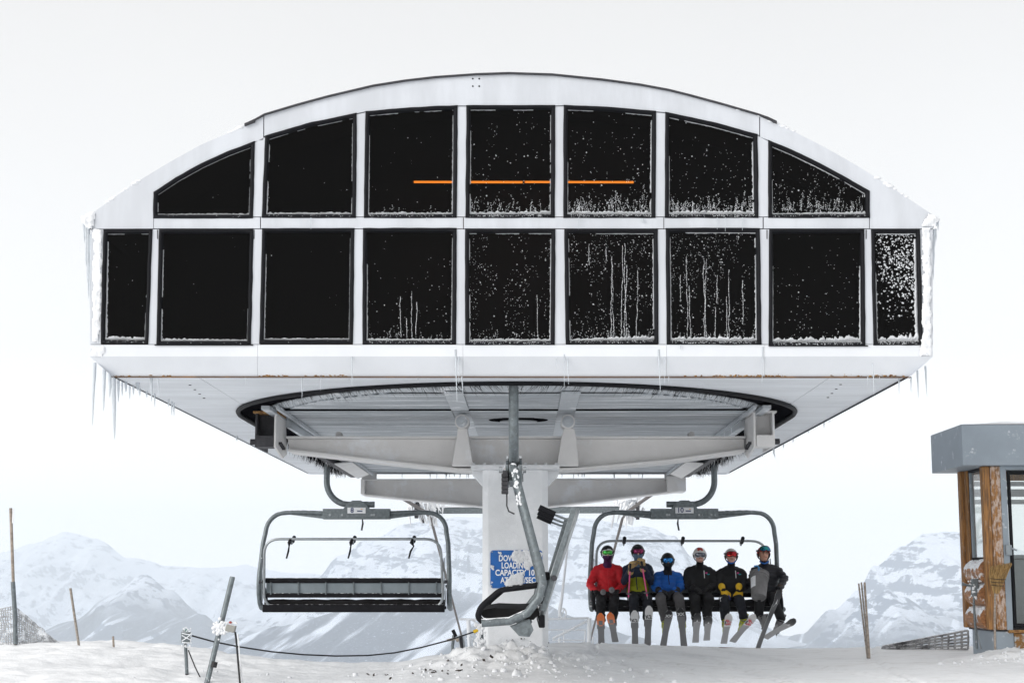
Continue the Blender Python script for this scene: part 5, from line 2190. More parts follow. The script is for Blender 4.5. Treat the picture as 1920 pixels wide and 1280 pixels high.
# rimed safety net hanging from the tall stake
def net(name, quad, nu, nv, r, m, Y0_, Y1_, label, hexa=False, sag=0.0, jitter=0.0):
    root = empty(name, px(*quad[3], Y0_))
    tag(root, label, 'net')
    TLq, TRq, BRq, BLq = [V(q) for q in quad]

    def pt(s, t):
        q = TLq.lerp(TRq, s).lerp(BLq.lerp(BRq, s), t)
        y = lerp(Y0_, Y1_, s)
        return px(q.x + jitter * nz(s * 9, t * 9, 1), q.y + sag * 4 * s * (1 - s) * (1 - t) + jitter * nz(s * 9, t * 9, 5), y + 0.03 * nz(s * 5, t * 5, 3))
    mb = MB()
    for i in range(nu + 1):
        mb.tube([pt(i / nu, k / nv) for k in range(nv + 1)], r, 4, cap=False)
    sub(mb, root, 'upright_strands', m)
    mb = MB()
    for j in range(nv + 1):
        mb.tube([pt(k / nu, j / nv) for k in range(nu + 1)], r * (0.8 if not hexa else 1.0), 4, cap=False)
    sub(mb, root, 'cross_strands', m)
    return root


net('safety_net', [(-60, 1150), (28, 1136), (29, 1212), (-60, 1216)], 20, 16, 0.008, 'net_frosted', 21.5, 21.4, 'rimed safety net strung on the far side of the tall wooden stake', jitter=3)
net('safety_net', [(28, 1136), (112, 1207), (118, 1214), (29, 1212)], 22, 16, 0.008, 'net_frosted', 21.4, 21.6, 'rimed safety net sloping down from the tall wooden stake to the snow', jitter=2)
net('snow_fence', [(1655, 1211), (1815, 1181), (1815, 1216), (1655, 1219)], 13, 5, 0.016, 'net_grey', 23.0, 22.6, 'grey plastic snow fence half buried beside the hut', hexa=True, jitter=1.5)

# leaning steel pole with a junction box and its black cable
gp = empty('leaning_pole', px(388, 1290, 17.0))
tag(gp, 'leaning galvanised steel pole carrying a frosted junction box', 'pole')
mb = MB()
mb.tube(sunk(436, 1081, 384, 1296, 17.1, 16.9), 0.029, 12)
sub(mb, gp, 'shaft', 'galvanised_frosted')
mb = MB()
M = Matrix.Translation(px(433, 1177, 16.98)) @ Euler((0, math.radians(14), 0)).to_matrix().to_4x4()
mb.box(-.048, .048, -.05, .04, -.036, .036, 0, M)
sub(mb, gp, 'junction_box', 'box_grey', 0.006)
mb = MB()
mb.beam(px(408, 1176, 17.0), px(430, 1176, 17.0), 0.02, 0.05)
sub(mb, gp, 'bracket', 'galvanised_frosted', 0.004)
mb = MB()
mb.ell(px(432, 1166, 16.96), (.018, .018, .014), 0, 8, 6)
sub(mb, gp, 'red_cap', 'red_plastic')
mb = MB()
for i in range(60):
    p = px(RND.gauss(414, 6), RND.gauss(1177, 5), 16.97)
    r = RND.uniform(.008, .024)
    mb.ell(p, (r, r, r), 0, 6, 4)
for i in range(26):
    p = px(RND.uniform(418, 445), 1167 + RND.uniform(-1, 2), 16.96)
    r = RND.uniform(.006, .012)
    mb.ell(p, (r, r, r), 0, 6, 4)
sub(mb, gp, 'rime', 'rime', kind='stuff')
mb = MB()
mb.tube([px(403, 1240, 16.92), px(400.5, 1250, 16.92)], 0.031, 10)
sub(mb, gp, 'tape_band', 'cable_black')
mb = MB()
mb.tube([px(441, 1184, 16.98), px(443, 1200, 16.97), px(446, 1235, 16.95), px(451, 1292, 16.9)], 0.0105, 8)
sub(mb, gp, 'cable', 'cable_black')
mb = MB()
for k in range(40):
    t = k / 40
    p = px(lerp(445.5, 454.5, t) + .4, lerp(1190, 1285, t), 16.95)
    r = RND.uniform(.004, .009)
    mb.ell(p, (r, r, r * 2.2), 0, 5, 4)
sub(mb, gp, 'cable_rime', 'rime', kind='stuff')

# small rimed post with the rope reel
rp = empty('reel_post', px(352, 1290, 17.4))
tag(rp, 'short rimed post with a wrapped reel box and the end of the black rope', 'post')
yr = 17.4
mb = MB()
mb.tube([px(346, 1180, yr), px(349, 1230, yr), px(352, 1296, yr)], 0.019, 8)
sub(mb, rp, 'shaft', 'galvanised_frosted')
for v in (1262, 1278):
    mb = MB()
    mb.tube([px(350.6 + (v - 1262) * .05, v, yr), px(350.8 + (v - 1262) * .05, v + 6, yr)], 0.0205, 8)
    sub(mb, rp, 'tape_band', 'cable_black')
mb = MB()
a, b = px(342, 1183, yr), px(358, 1204, yr)
mb.box(a.x, b.x, yr - .07, yr - .02, b.z, a.z)
sub(mb, rp, 'reel_box', 'galvanised_frosted', 0.008)
mb = MB()
for a_, b_ in ((1186, 1189), (1203, 1204), (1201, 1187), (1190, 1199)):
    mb.tube([px(341, a_, yr - .075), px(350, (a_ + b_) / 2 + 1, yr - .085), px(359, b_, yr - .075)], .006, 5)
mb.tube([px(343, 1178, yr - .05), px(349, 1175, yr - .05), px(353, 1180, yr - .05)], .008, 5)
sub(mb, rp, 'wrapping', 'rope_frosted')
mb = MB()
mb.box(px(350, 1178, yr).x, px(353, 1178, yr).x, yr - .06, yr - .03, px(350, 1184, yr).z, px(350, 1178, yr).z)
mat('green_plastic', (0.01, 0.12, 0.09), 0.5)
sub(mb, rp, 'green_clip', 'green_plastic')
mb = MB()
mb.tube([px(353, 1218, yr - .03), px(366, 1250, yr - .04), px(384, 1286, yr - .06)], .007, 6)
sub(mb, rp, 'stay_wire', 'cable_black')
mb = MB()
for k in range(50):
    p = px(RND.uniform(341, 360), RND.uniform(1177, 1212), yr - .06)
    r = RND.uniform(.004, .011)
    mb.ell(p, (r, r, r), 0, 5, 4)
sub(mb, rp, 'rime', 'rime', kind='stuff')

# black rope from the reel post, sagging to the column
mb = MB()
rp_pts = [(360, 1191, 17.35), (400, 1202, 17.5), (450, 1212, 17.7), (510, 1221, 17.9), (570, 1226.5, 18.1), (630, 1229, 18.3), (690, 1228, 18.5), (740, 1223, 18.7),
          (790, 1213, 18.9), (840, 1200, 19.1), (888, 1184, 19.3)]
mb.tube([px(*q) for q in rp_pts], 0.0085, 8)
o = mb.build('black_rope', 'cable_black')
tag(o, 'thin black rope sagging from the reel post to the column', 'rope')

# clamp stand beside the column
cs_ = empty('rope_clamp', px(868, 1215, 19.6))
tag(cs_, 'iced rope clamp stand with a black handle left of the column', 'clamp stand')
yq = 19.55
mb = MB()
mb.tube([px(851, 1190, yq), px(848.5, 1210, yq), px(847.5, 1236, yq)], [.02, .018, .016], 8)
sub(mb, cs_, 'bent_leg', 'galvanised')
mb = MB()
mb.tube([px(849, 1180, yq - .02), px(855, 1193, yq - .02)], .022, 10)
sub(mb, cs_, 'handle', 'black_rubber')
mb = MB()
mb.beam(px(838, 1200, yq - .03), px(860, 1195, yq - .03), .03, .03)
mb.disc(px(858, 1199, yq - .05), .022, (0, -1, 0), .03, 0, 8)
sub(mb, cs_, 'clamp', 'bamboo_grey', 0.004)
mb = MB()
mb.tube([px(864, 1192, yq), px(866, 1216, yq), px(869, 1236, yq)], [.022, .02, .02], 6)
sub(mb, cs_, 'dark_leg', 'dark_steel')
mb = MB()
for k in range(14):
    u = RND.uniform(860, 895)
    mb.tube([px(u, RND.uniform(1188, 1196), yq + .02), px(u + 2, 1212, yq + .02), px(u + RND.uniform(1, 5), RND.uniform(1222, 1236), yq + .02)], [.005, .009, .007], 5)
sub(mb, cs_, 'iced_wires', 'ice')
mb = MB()
mb.tube([px(888, 1184, 19.28), px(896, 1180.5, 19.28)], .022, 10)
sub(mb, cs_, 'yellow_cap', 'yellow_plastic')
mb = MB()
mb.beam(px(897, 1172, 19.3), px(900, 1222, 19.3), .05, .04, 0, V((0, 1, 0)))
mb.beam(px(903, 1170, 19.33), px(906, 1222, 19.33), .03, .03, 0, V((0, 1, 0)))
sub(mb, cs_, 'iced_strut', 'galvanised_frosted', 0.008)
mb = MB()
for k in range(90):
    p = px(RND.gauss(899, 4), RND.uniform(1168, 1222), 19.27)
    r = RND.uniform(.006, .02)
    mb.ell(p, (r, r * .6, r * 1.4), 0, 6, 4)
sub(mb, cs_, 'rime', 'rime', kind='stuff')
mb = MB()
mb.tube([px(906, 1210, 19.2), px(893, 1226, 19.0), px(883, 1236, 18.8), px(873, 1250, 18.5)], .006, 6)
sub(mb, cs_, 'loose_wire', 'cable_black')
# rimed debris plate in front of it
mb = MB()
for (u, v, w, h) in ((841, 1240, 9, 4), (864, 1244, 7, 4), (846, 1251, 6, 2), (880, 1242, 4, 3)):
    p = px(u, v, 18.6)
    mb.ell(V((p.x, 18.6, p.z)), (w * .0062, .05, h * .0062), 0, 10, 6)
sub(mb, cs_, 'iced_foot', 'box_grey')


# rimed guard rails behind the column
def rail(label, members, Y, grp='rimed guard rails'):
    root = empty('guard_rail', px(members[0][0], members[0][1], Y))
    tag(root, label, 'railing', grp)
    for (u0, v0, u1, v1, w, nm) in members:
        mb = MB()
        mb.tube([px(u0, v0, Y), px(lerp(u0, u1, .5), lerp(v0, v1, .5), Y), px(u1, v1, Y)], w * Y / F / 2, 8)
        sub(mb, root, nm, 'rope_frosted')
    mb = MB()
    for (u0, v0, u1, v1, w, nm) in members:
        for k in range(int(abs(u1 - u0) + abs(v1 - v0)) // 3):
            t = RND.random()
            p = px(lerp(u0, u1, t) + RND.uniform(-.5, .5) * w, lerp(v0, v1, t) + RND.uniform(-.5, .5) * w, Y - .02)
            r = RND.uniform(.4, .9) * Y / F
            mb.ell(p, (r, r, r * 1.3), 0, 5, 4)
    sub(mb, root, 'rime', 'rime', kind='stuff')


rail('rimed guard rail with diagonal brace between the column and the skiers', [
    (1105, 1158, 1104, 1230, 8, 'post'), (1028, 1160, 1104, 1158, 4, 'rail'), (1028, 1180, 1098, 1180, 2.4, 'rail'), (1036, 1199, 1096, 1200, 2, 'rail'),
    (1036, 1197, 1100, 1164, 4.5, 'brace'), (1057, 1182, 1057, 1215, 2.6, 'picket'), (1049, 1195, 1048, 1215, 4, 'picket'), (1098, 1180, 1095, 1215, 2.6, 'picket'), (1112, 1194, 1111, 1215, 3, 'picket')], 25.0)
rail('rimed guard rail with broad post on the rope clamp side of the column', [
    (878, 1162, 882, 1230, 8, 'post'), (862, 1160, 905, 1161, 4, 'rail'), (886, 1162, 900, 1172, 3, 'brace'), (888, 1182, 905, 1182, 2, 'rail'), (874, 1196, 905, 1198, 2, 'rail')], 25.0)

# white rimed rope with a loop hanging behind the column
mb = MB()
yw = 24.8
pts = [(1068, 972), (1064, 1030), (1058, 1080), (1053, 1125), (1050, 1140), (1049, 1150), (1048, 1156)]
mb.tube([px(u, v, yw) for u, v in pts], [.012, .014, .018, .022, .03, .02, .015], 8)
lp = [px(1056 + 5.5 * math.cos(a), 1149 + 9 * math.sin(a), yw - .01) for a in [PI * 2 * k / 16 for k in range(16)]]
mb.tube(lp, .012, 6, closed=True)
mb.tube([px(1048, 1156, yw), px(1053, 1152, yw), px(1058, 1142, yw)], .011, 6)
o = mb.build('rimed_rope', 'rope_frosted')
tag(o, 'white rimed rope with a knotted loop hanging beside the column above the rail', 'rope')

# timber edge board of the unloading ramp
mb = MB()
eb = [(1240, 1210.6), (1330, 1213.0), (1420, 1215.2), (1500, 1216.2), (1580, 1214.8)]
mat('wet_board', (0.22, 0.16, 0.12), 0.8, var=0.4, vscale=6, up=0.35, upscale=5)
for a, b in zip(eb, eb[1:]):
    p, q = px(a[0] + 1, a[1], 23.9), px(b[0] - 1, b[1], 23.9)
    mb.beam(p + V((0, 0, -.06)), q + V((0, 0, -.06)), 0.04, 0.14)
o = mb.build('ramp_edge_board', 'wet_board')
tag(o, 'thin brown timber board along the far edge of the snow ramp', 'board')

# ================================================================== SKIERS
for nm, c, ro in (('red_shell', (0.60, 0.012, 0.022), .6), ('navy_shell', (0.010, 0.018, 0.045), .65), ('lime_shell', (0.36, 0.40, 0.016), .65),
                  ('blue_puffy', (0.008, 0.12, 0.50), .5), ('black_shell', (0.007, 0.007, 0.009), .7), ('dark_puffy', (0.014, 0.015, 0.021), .6),
                  ('black_pants', (0.007, 0.007, 0.009), .75), ('navy_pants', (0.009, 0.011, 0.018), .7), ('grey_pants', (0.085, 0.083, 0.088), .75),
                  ('skin_fair', (0.62, 0.36, 0.29), .5), ('skin_tan', (0.50, 0.27, 0.19), .5), ('purple_buff', (0.05, 0.008, 0.06), .8), ('slate_buff', (0.10, 0.16, 0.24), .8),
                  ('blue_collar', (0.01, 0.12, 0.45), .7), ('black_glove', (0.010, 0.010, 0.012), .6), ('tan_glove', (0.52, 0.36, 0.16), .7),
                  ('yellow_glove', (0.75, 0.47, 0.02), .6), ('blue_glove', (0.012, 0.04, 0.30), .6), ('brown_glove', (0.045, 0.032, 0.028), .6),
                  ('black_helmet', (0.010, 0.010, 0.012), .28), ('white_helmet', (0.62, 0.61, 0.58), .3), ('red_helmet', (0.42, 0.03, 0.025), .3),
                  ('boot_black', (0.012, 0.012, 0.014), .4), ('boot_yellow', (0.42, 0.46, 0.02), .45), ('boot_grey', (0.16, 0.16, 0.17), .45),
                  ('goggle_black', (0.01, 0.01, 0.012), .4), ('goggle_white', (0.75, 0.75, 0.75), .4),
                  ('ski_grey', (0.105, 0.105, 0.11), .45), ('ski_light', (0.28, 0.28, 0.29), .45), ('ski_dark', (0.06, 0.063, 0.068), .4), ('ski_white', (0.66, 0.66, 0.66), .4),
                  ('ski_black', (0.015, 0.015, 0.018), .4), ('ski_orange', (0.80, 0.18, 0.03), .45), ('ski_red', (0.6, 0.02, 0.04), .45), ('ski_pink', (0.8, 0.12, 0.2), .45),
                  ('ski_edge', (0.35, 0.36, 0.37), .3), ('pole_pink', (0.80, 0.10, 0.28), .4), ('bucket_grey', (0.19, 0.187, 0.19), .45), ('eye_dark', (0.02, 0.015, 0.012), .3),
                  ('lip', (0.36, 0.14, 0.12), .5), ('teal', (0.02, 0.35, 0.42), .5), ('magenta', (0.6, 0.05, 0.25), .5)):
    puffy = nm.endswith('puffy')
    mat(nm, c, ro, var=0.22 if ('ski' not in nm and 'gog' not in nm) else 0.06, vscale=9, bump=0.25 if ('shell' in nm or puffy or 'pants' in nm) else 0.03,
        bscale=16, spec=0.3)


def lens(name, c1, c2):
    c1, c2 = tuple(.55 * q for q in c1), tuple(.55 * q for q in c2)
    m = mat(name, c1, 0.12, 0.75, var=1, vscale=7, vcol=c2, vlo=.3, vhi=.7)
    return m


lens('lens_green', (0.04, 0.55, 0.10), (0.30, 0.40, 0.03))
lens('lens_pink', (0.42, 0.03, 0.13), (0.20, 0.02, 0.10))
lens('lens_blue', (0.05, 0.35, 0.85), (0.02, 0.12, 0.5))
lens('lens_grey', (0.10, 0.12, 0.16), (0.35, 0.38, 0.44))
lens('lens_red', (0.75, 0.04, 0.02), (0.45, 0.01, 0.04))
lens('lens_mirror', (0.02, 0.45, 0.22), (0.03, 0.10, 0.75))


def tcaps(mb, p0, p1, r0, r1, mi=0, seg=12):
    """tapered capsule"""
    p0, p1 = V(p0), V(p1)
    d = (p1 - p0)
    L = d.length
    d.normalize()
    pts, rr = [], []
    for k in range(4, -1, -1):
        a = PI / 2 * k / 4
        pts.append(p0 - d * r0 * math.sin(a))
        rr.append(max(1e-4, r0 * math.cos(a)))
    for k in range(5):
        a = PI / 2 * k / 4
        pts.append(p1 + d * r1 * math.sin(a))
        rr.append(max(1e-4, r1 * math.cos(a)))
    mb.tube(pts, rr, seg, mi)


def fuse(prims, name, mats, voxel, wrinkle=0.0, baffle=None, smooth=2):
    """union of tapered capsules / ellipsoids into one continuous skin; each face takes the material of the nearest primitive"""
    mb = MB()
    for p in prims:
        if p[0] == 'c':
            tcaps(mb, p[1], p[2], p[3], p[4])
        else:
            mb.ell(p[1], p[2], 0, 16, 10, p[4] if len(p) > 4 and p[4] is not None else None)
    me = bpy.data.meshes.new('tmp')
    me.from_pydata(mb.v, [], mb.f)
    o = bpy.data.objects.new('tmp', me)
    COL.objects.link(o)
    r = o.modifiers.new('r', 'REMESH')
    r.mode = 'VOXEL'
    r.voxel_size = voxel
    s = o.modifiers.new('s', 'SMOOTH')
    s.factor = 0.6
    s.iterations = smooth
    dg = bpy.context.evaluated_depsgraph_get()
    out = bpy.data.meshes.new_from_object(o.evaluated_get(dg))
    bpy.data.objects.remove(o)
    out.name = name
    out.materials.clear()
    for m in mats:
        out.materials.append(MATS[m])

    def near(c):
        best, bm = 1e9, 0
        for p in prims:
            if p[0] == 'c':
                a, b = p[1], p[2]
                d = b - a
                t = max(0, min(1, (c - a).dot(d) / max(1e-9, d.length_squared)))
                dist = (c - a - d * t).length - lerp(p[3], p[4], t)
                mi = p[5]
            else:
                q = c - p[1]
                if len(p) > 4 and p[4] is not None:
                    q = p[4].transposed() @ q
                k = V((q.x / p[2][0], q.y / p[2][1], q.z / p[2][2])).length
                dist = (k - 1) * min(p[2])
                mi = p[3]
            if dist < best:
                best, bm = dist, mi
        return bm
    mids = [near(f.center) for f in out.polygons]
    out.polygons.foreach_set('material_index', mids)
    out.polygons.foreach_set('use_smooth', [True] * len(out.polygons))
    vm = {}
    for f, m in zip(out.polygons, mids):
        for i in f.vertices:
            vm[i] = m
    if wrinkle or baffle:
        nrm = [v.normal.copy() for v in out.vertices]
        for v, n_ in zip(out.vertices, nrm):
            h = 0
            if vm.get(v.index, 0) in (0, 1, 2):
                h += wrinkle * nz(v.co.x * 9, v.co.y * 9, v.co.z * 15, 3)
                if baffle and vm.get(v.index, 0) == 0:
                    h += baffle * (abs(math.sin(v.co.z * PI / 0.062 + 1.5 * v.co.x)) - .5)
            v.co += n_ * h
    out.update()
    ob = bpy.data.objects.new(name, out)
    COL.objects.link(ob)
    return ob


def make_ski(tip, tail, L, base_m, tip_m, tip_s, label, roll=0.0, tailm=None, wt=(0.058, 0.049, 0.064), grp=None, horseshoe=False):
    """tip/tail: photo pixels of the ski's ends; tip towards the camera. returns object, frame"""
    Yt = YCH - 1.2
    T = px(*tip, Yt)
    Yb = Yt + L
    for _ in range(6):
        B = px(*tail, Yb)
        dx, dz = T.x - B.x, T.z - B.z
        Yb = Yt + math.sqrt(max(0.3, L * L - dx * dx - dz * dz))
    B = px(*tail, Yb)
    d = (T - B).normalized()
    w = V((1, 0, 0))
    w = (w - d * w.dot(d)).normalized()
    w = Matrix.Rotation(roll, 3, d) @ w
    nb = w.cross(d)                               # base side
    if nb.z > 0:
        nb = -nb
    n = -nb
    N = 30
    mb = MB()
    rows = []
    for i in range(N + 1):
        s = i / N
        hwd = lerp(wt[0], wt[1], min(1, s / .45)) if s < .45 else lerp(wt[1], wt[2], min(1, (s - .45) / .42))
        if s > .93:
            t = (s - .93) / .07
            hwd *= math.sqrt(max(0.12, 1 - t * t * .9))
        if s < .03:
            hwd *= .9
        c = B + d * L * s
        if s > .84:
            c = c + n * 0.05 * ((s - .84) / .16) ** 2
        c += n * 0.012 * math.sin(PI * min(1, s / .84))
        th = 0.008 if s > .8 or s < .1 else 0.014
        rows.append([c - w * hwd, c + w * hwd, c + w * hwd * .94 + n * th, c - w * hwd * .94 + n * th])
    for r in rows:
        mb.v += [tuple(p) for p in r]
    for i in range(N):
        s = (i + .5) / N
        for k in range(4):
            a, b = i * 4 + k, i * 4 + (k + 1) % 4
            mb.f.append((a, b, b + 4, a + 4))
            m_ = 0
            if s > tip_s:
                m_ = 1
            if tailm and s < .05:
                m_ = 2
            if k in (1, 3):
                m_ = 3
            mb.m.append(m_)
            mb.s.append(False)
    mb.f += [(3, 2, 1, 0), tuple(N * 4 + k for k in range(4))]
    mb.m += [0, 1]
    mb.s += [False, False]
    loc = B + d * L * .48
    o = mb.build('ski', [base_m, tip_m, tailm or base_m, 'ski_edge'], None, 0.0, loc=loc)
    tag(o, label, 'ski', grp)
    fr = dict(o=o, B=B, d=d, w=w, n=n, L=L, mid=B + d * L * .47, loc=loc)
    # binding
    for s, ln in ((.40, .09), (.55, .06)):
        mb = MB()
        c = B + d * L * s + n * .045
        mb.beam(c - d * ln, c + d * ln, .075, .03, 0, n)
        bo = mb.build('binding', 'boot_black', o)
        bo.matrix_parent_inverse = Matrix.Translation(loc).inverted()
    return fr


def on_base(fr, s, off, pts, m, name='graphic', th=0.0025):
    """flat shape printed on the ski base near the tip: pts in (across, along) metres"""
    c = fr['B'] + fr['d'] * fr['L'] * s - fr['n'] * (0.0025)
    if s > .84:
        c += fr['n'] * 0.05 * ((s - .84) / .16) ** 2 * .6
    mb = MB()
    mb.prism([c + fr['w'] * x + fr['d'] * y + fr['n'] * (0.012 * math.sin(PI * min(1, s / .84))) for x, y in pts], -fr['n'] * th)
    o = mb.build(name, m, fr['o'])
    o.matrix_parent_inverse = Matrix.Translation(fr['loc']).inverted()
    return o


def text_on_base(fr, s, body, size, m, rot=0.0, sy=1.0):
    t = text_mesh('graphic', body, size, m, 0.0008, size * .03)
    c = fr['B'] + fr['d'] * fr['L'] * s + fr['n'] * (0.012 * math.sin(PI * min(1, s / .84)) - .004)
    if s > .84:
        c += fr['n'] * (0.05 * ((s - .84) / .16) ** 2 - .004)
    X = fr['w']
    Y = fr['d']
    Z = X.cross(Y)
    M = Matrix((X, Y, Z)).transposed().to_4x4()
    t.parent = fr['o']
    t.matrix_parent_inverse = Matrix.Translation(fr['loc']).inverted()
    t.matrix_basis = Matrix.Translation(c) @ M @ Matrix.Rotation(rot, 4, 'Z') @ Matrix.Diagonal((1, sy, 1, 1))
    return t


def glove(center, fwd, palm, mats, name, parent, curl=0.8, size=1.0, mitt=False, thumb_side=1):
    """palm plus five curled fingers; fwd = along the hand, palm = direction the palm faces"""
    f = V(fwd).normalized()
    p = (V(palm) - f * V(palm).dot(f)).normalized()
    s = f.cross(p)
    c = V(center)
    k = size
    prims = [('e', c, (.046 * k, .056 * k, .028 * k), 0, Matrix((s, f, p)).transposed())]
    prims.append(('c', c - f * .05 * k, c - f * .095 * k, .034 * k, .044 * k, 1))
    for i, ln in enumerate((.062, .072, .068, .054)):
        x = (-.036 + .024 * i) * k
        b0 = c + s * x + f * .045 * k
        b1 = b0 + f * ln * .5 * k + p * ln * .3 * curl * k
        b2 = b1 + f * ln * .35 * (1 - curl) * k + p * ln * .6 * curl * k
        prims += [('c', b0, b1, .0135 * k, .0125 * k, 2), ('c', b1, b2, .0125 * k, .011 * k, 2)]
    t0 = c + s * thumb_side * .035 * k - f * .015 * k
    t1 = t0 + s * thumb_side * .03 * k + f * .03 * k + p * .02 * k
    t2 = t1 + f * .03 * k + p * .025 * k * curl - s * thumb_side * .006 * k
    prims += [('c', t0, t1, .016 * k, .0145 * k, 0), ('c', t1, t2, .0145 * k, .012 * k, 0)]
    o = fuse(prims, name, mats, .0065, smooth=1)
    o.parent = parent
    return o


def head_gear(hc, yaw, pitch, parent, helmet_m, lens_m, frame_m, raised=0.0, stripes=None, brand=None, strap_m='goggle_black', top2=None):
    R = Matrix.Rotation(yaw, 3, 'Z') @ Matrix.Rotation(pitch, 3, 'X')

    def W(x, y, z):
        return hc + R @ V((x, y, z))
    rx, ry, rz = .114, .138, .126
    mb = MB()
    NU, NV = 40, 24
    idx = {}
    for i in range(NV + 1):
        t = PI * i / NV
        for k in range(NU):
            a = 2 * PI * k / NU
            x, y, z = math.sin(t) * math.cos(a), math.sin(t) * math.sin(a), math.cos(t)
            idx[(i, k)] = len(mb.v)
            q = 1.0 + (.03 if z < .1 and abs(x) > .7 else 0)
            mb.v.append(tuple(W(x * rx * q, y * ry + .012, z * rz)))
    for i in range(NV):
        for k in range(NU):
            t = PI * (i + .5) / NV
            a = 2 * PI * (k + .5) / NU
            x, y, z = math.sin(t) * math.cos(a), math.sin(t) * math.sin(a), math.cos(t)
            front = y < -.15
            keep = z > .30 if front else (z > -.42 if y > .25 else (z > -.80 and abs(x) > .55) or z > .2)
            if not keep:
                continue
            k2 = (k + 1) % NU
            mi = 0
            if stripes and abs(x) > .12 and abs(x) < .42 and z > .45 and y < .6:
                mi = 1
            if stripes and abs(x) < .06 and z > .45:
                mi = 1
            if top2 and x > .35:
                mi = 1
            if z < .0 and abs(x) > .5 and y < .3:
                mi = 2
            mb.f.append((idx[(i, k)], idx[(i + 1, k)], idx[(i + 1, k2)], idx[(i, k2)]))
            mb.m.append(mi)
            mb.s.append(True)
    h = mb.build('helmet', [helmet_m, stripes or top2 or helmet_m, 'black_helmet'], parent)
    so = h.modifiers.new('solid', 'SOLIDIFY')
    so.thickness = .014
    so.offset = -1
    # goggles
    dz = raised
    gx, gy, gz = (.110, .128, .12) if raised < .05 else (.124, .150, .138)

    def patch(half_a, zlo, zhi, grow, notch):
        m_ = MB()
        na, nb_ = 18, 8
        for j in range(nb_ + 1):
            for i in range(na + 1):
                u = -1 + 2 * i / na
                b = j / nb_
                a = u * half_a
                hh = (1 - abs(u) ** 4 * .55)
                zl = zlo * hh + (notch * math.exp(-(u / .16) ** 2))
                z = lerp(zl, zhi * hh, b) + dz
                rr = math.sqrt(max(.05, 1 - (z / gz) ** 2 * .75))
                bul = grow * (1 - .25 * abs(u) ** 3)
                m_.v.append(tuple(W(math.sin(a) * (gx + bul) * rr, -math.cos(a) * (gy + bul) * rr + .006, z)))
        for j in range(nb_):
            for i in range(na):
                a = j * (na + 1) + i
                m_.f.append((a, a + 1, a + na + 2, a + na + 1))
                m_.m.append(0)
                m_.s.append(True)
        return m_
    m_ = patch(1.02, -.052, .047, .006, .022)
    g = m_.build('goggles', frame_m, parent)
    so = g.modifiers.new('solid', 'SOLIDIFY')
    so.thickness = .02
    so.offset = -1
    m_ = patch(.86, -.041, .037, .012, .016)
    ln = m_.build('lens', lens_m, g)
    mb = MB()
    pts = [W(math.sin(a) * (rx + .006), -math.cos(a) * (ry + .006) + .012, .0 + dz * .8 + .01) for a in [lerp(.95, 2 * PI - .95, k / 18) for k in range(19)]]
    if raised > .05:
        pts = [W(math.sin(a) * (rx + .004), -math.cos(a) * (ry + .004) * .95 + .012, dz * .55) for a in [lerp(1.0, 2 * PI - 1.0, k / 18) for k in range(19)]]
    mb.tube(pts, .016, 6, sx=.35)
    st = mb.build('strap', strap_m, g)
    if brand:
        mb = MB()
        mb.box(-.03, .03, -.002, .002, -.006, .006, 0, Matrix.Translation(W(.02, -(ry * .86) - .003, rz * .43)) @ Matrix.Rotation(-.5, 4, 'X'))
        mb.build('badge', 'plate_white', h)
    return R


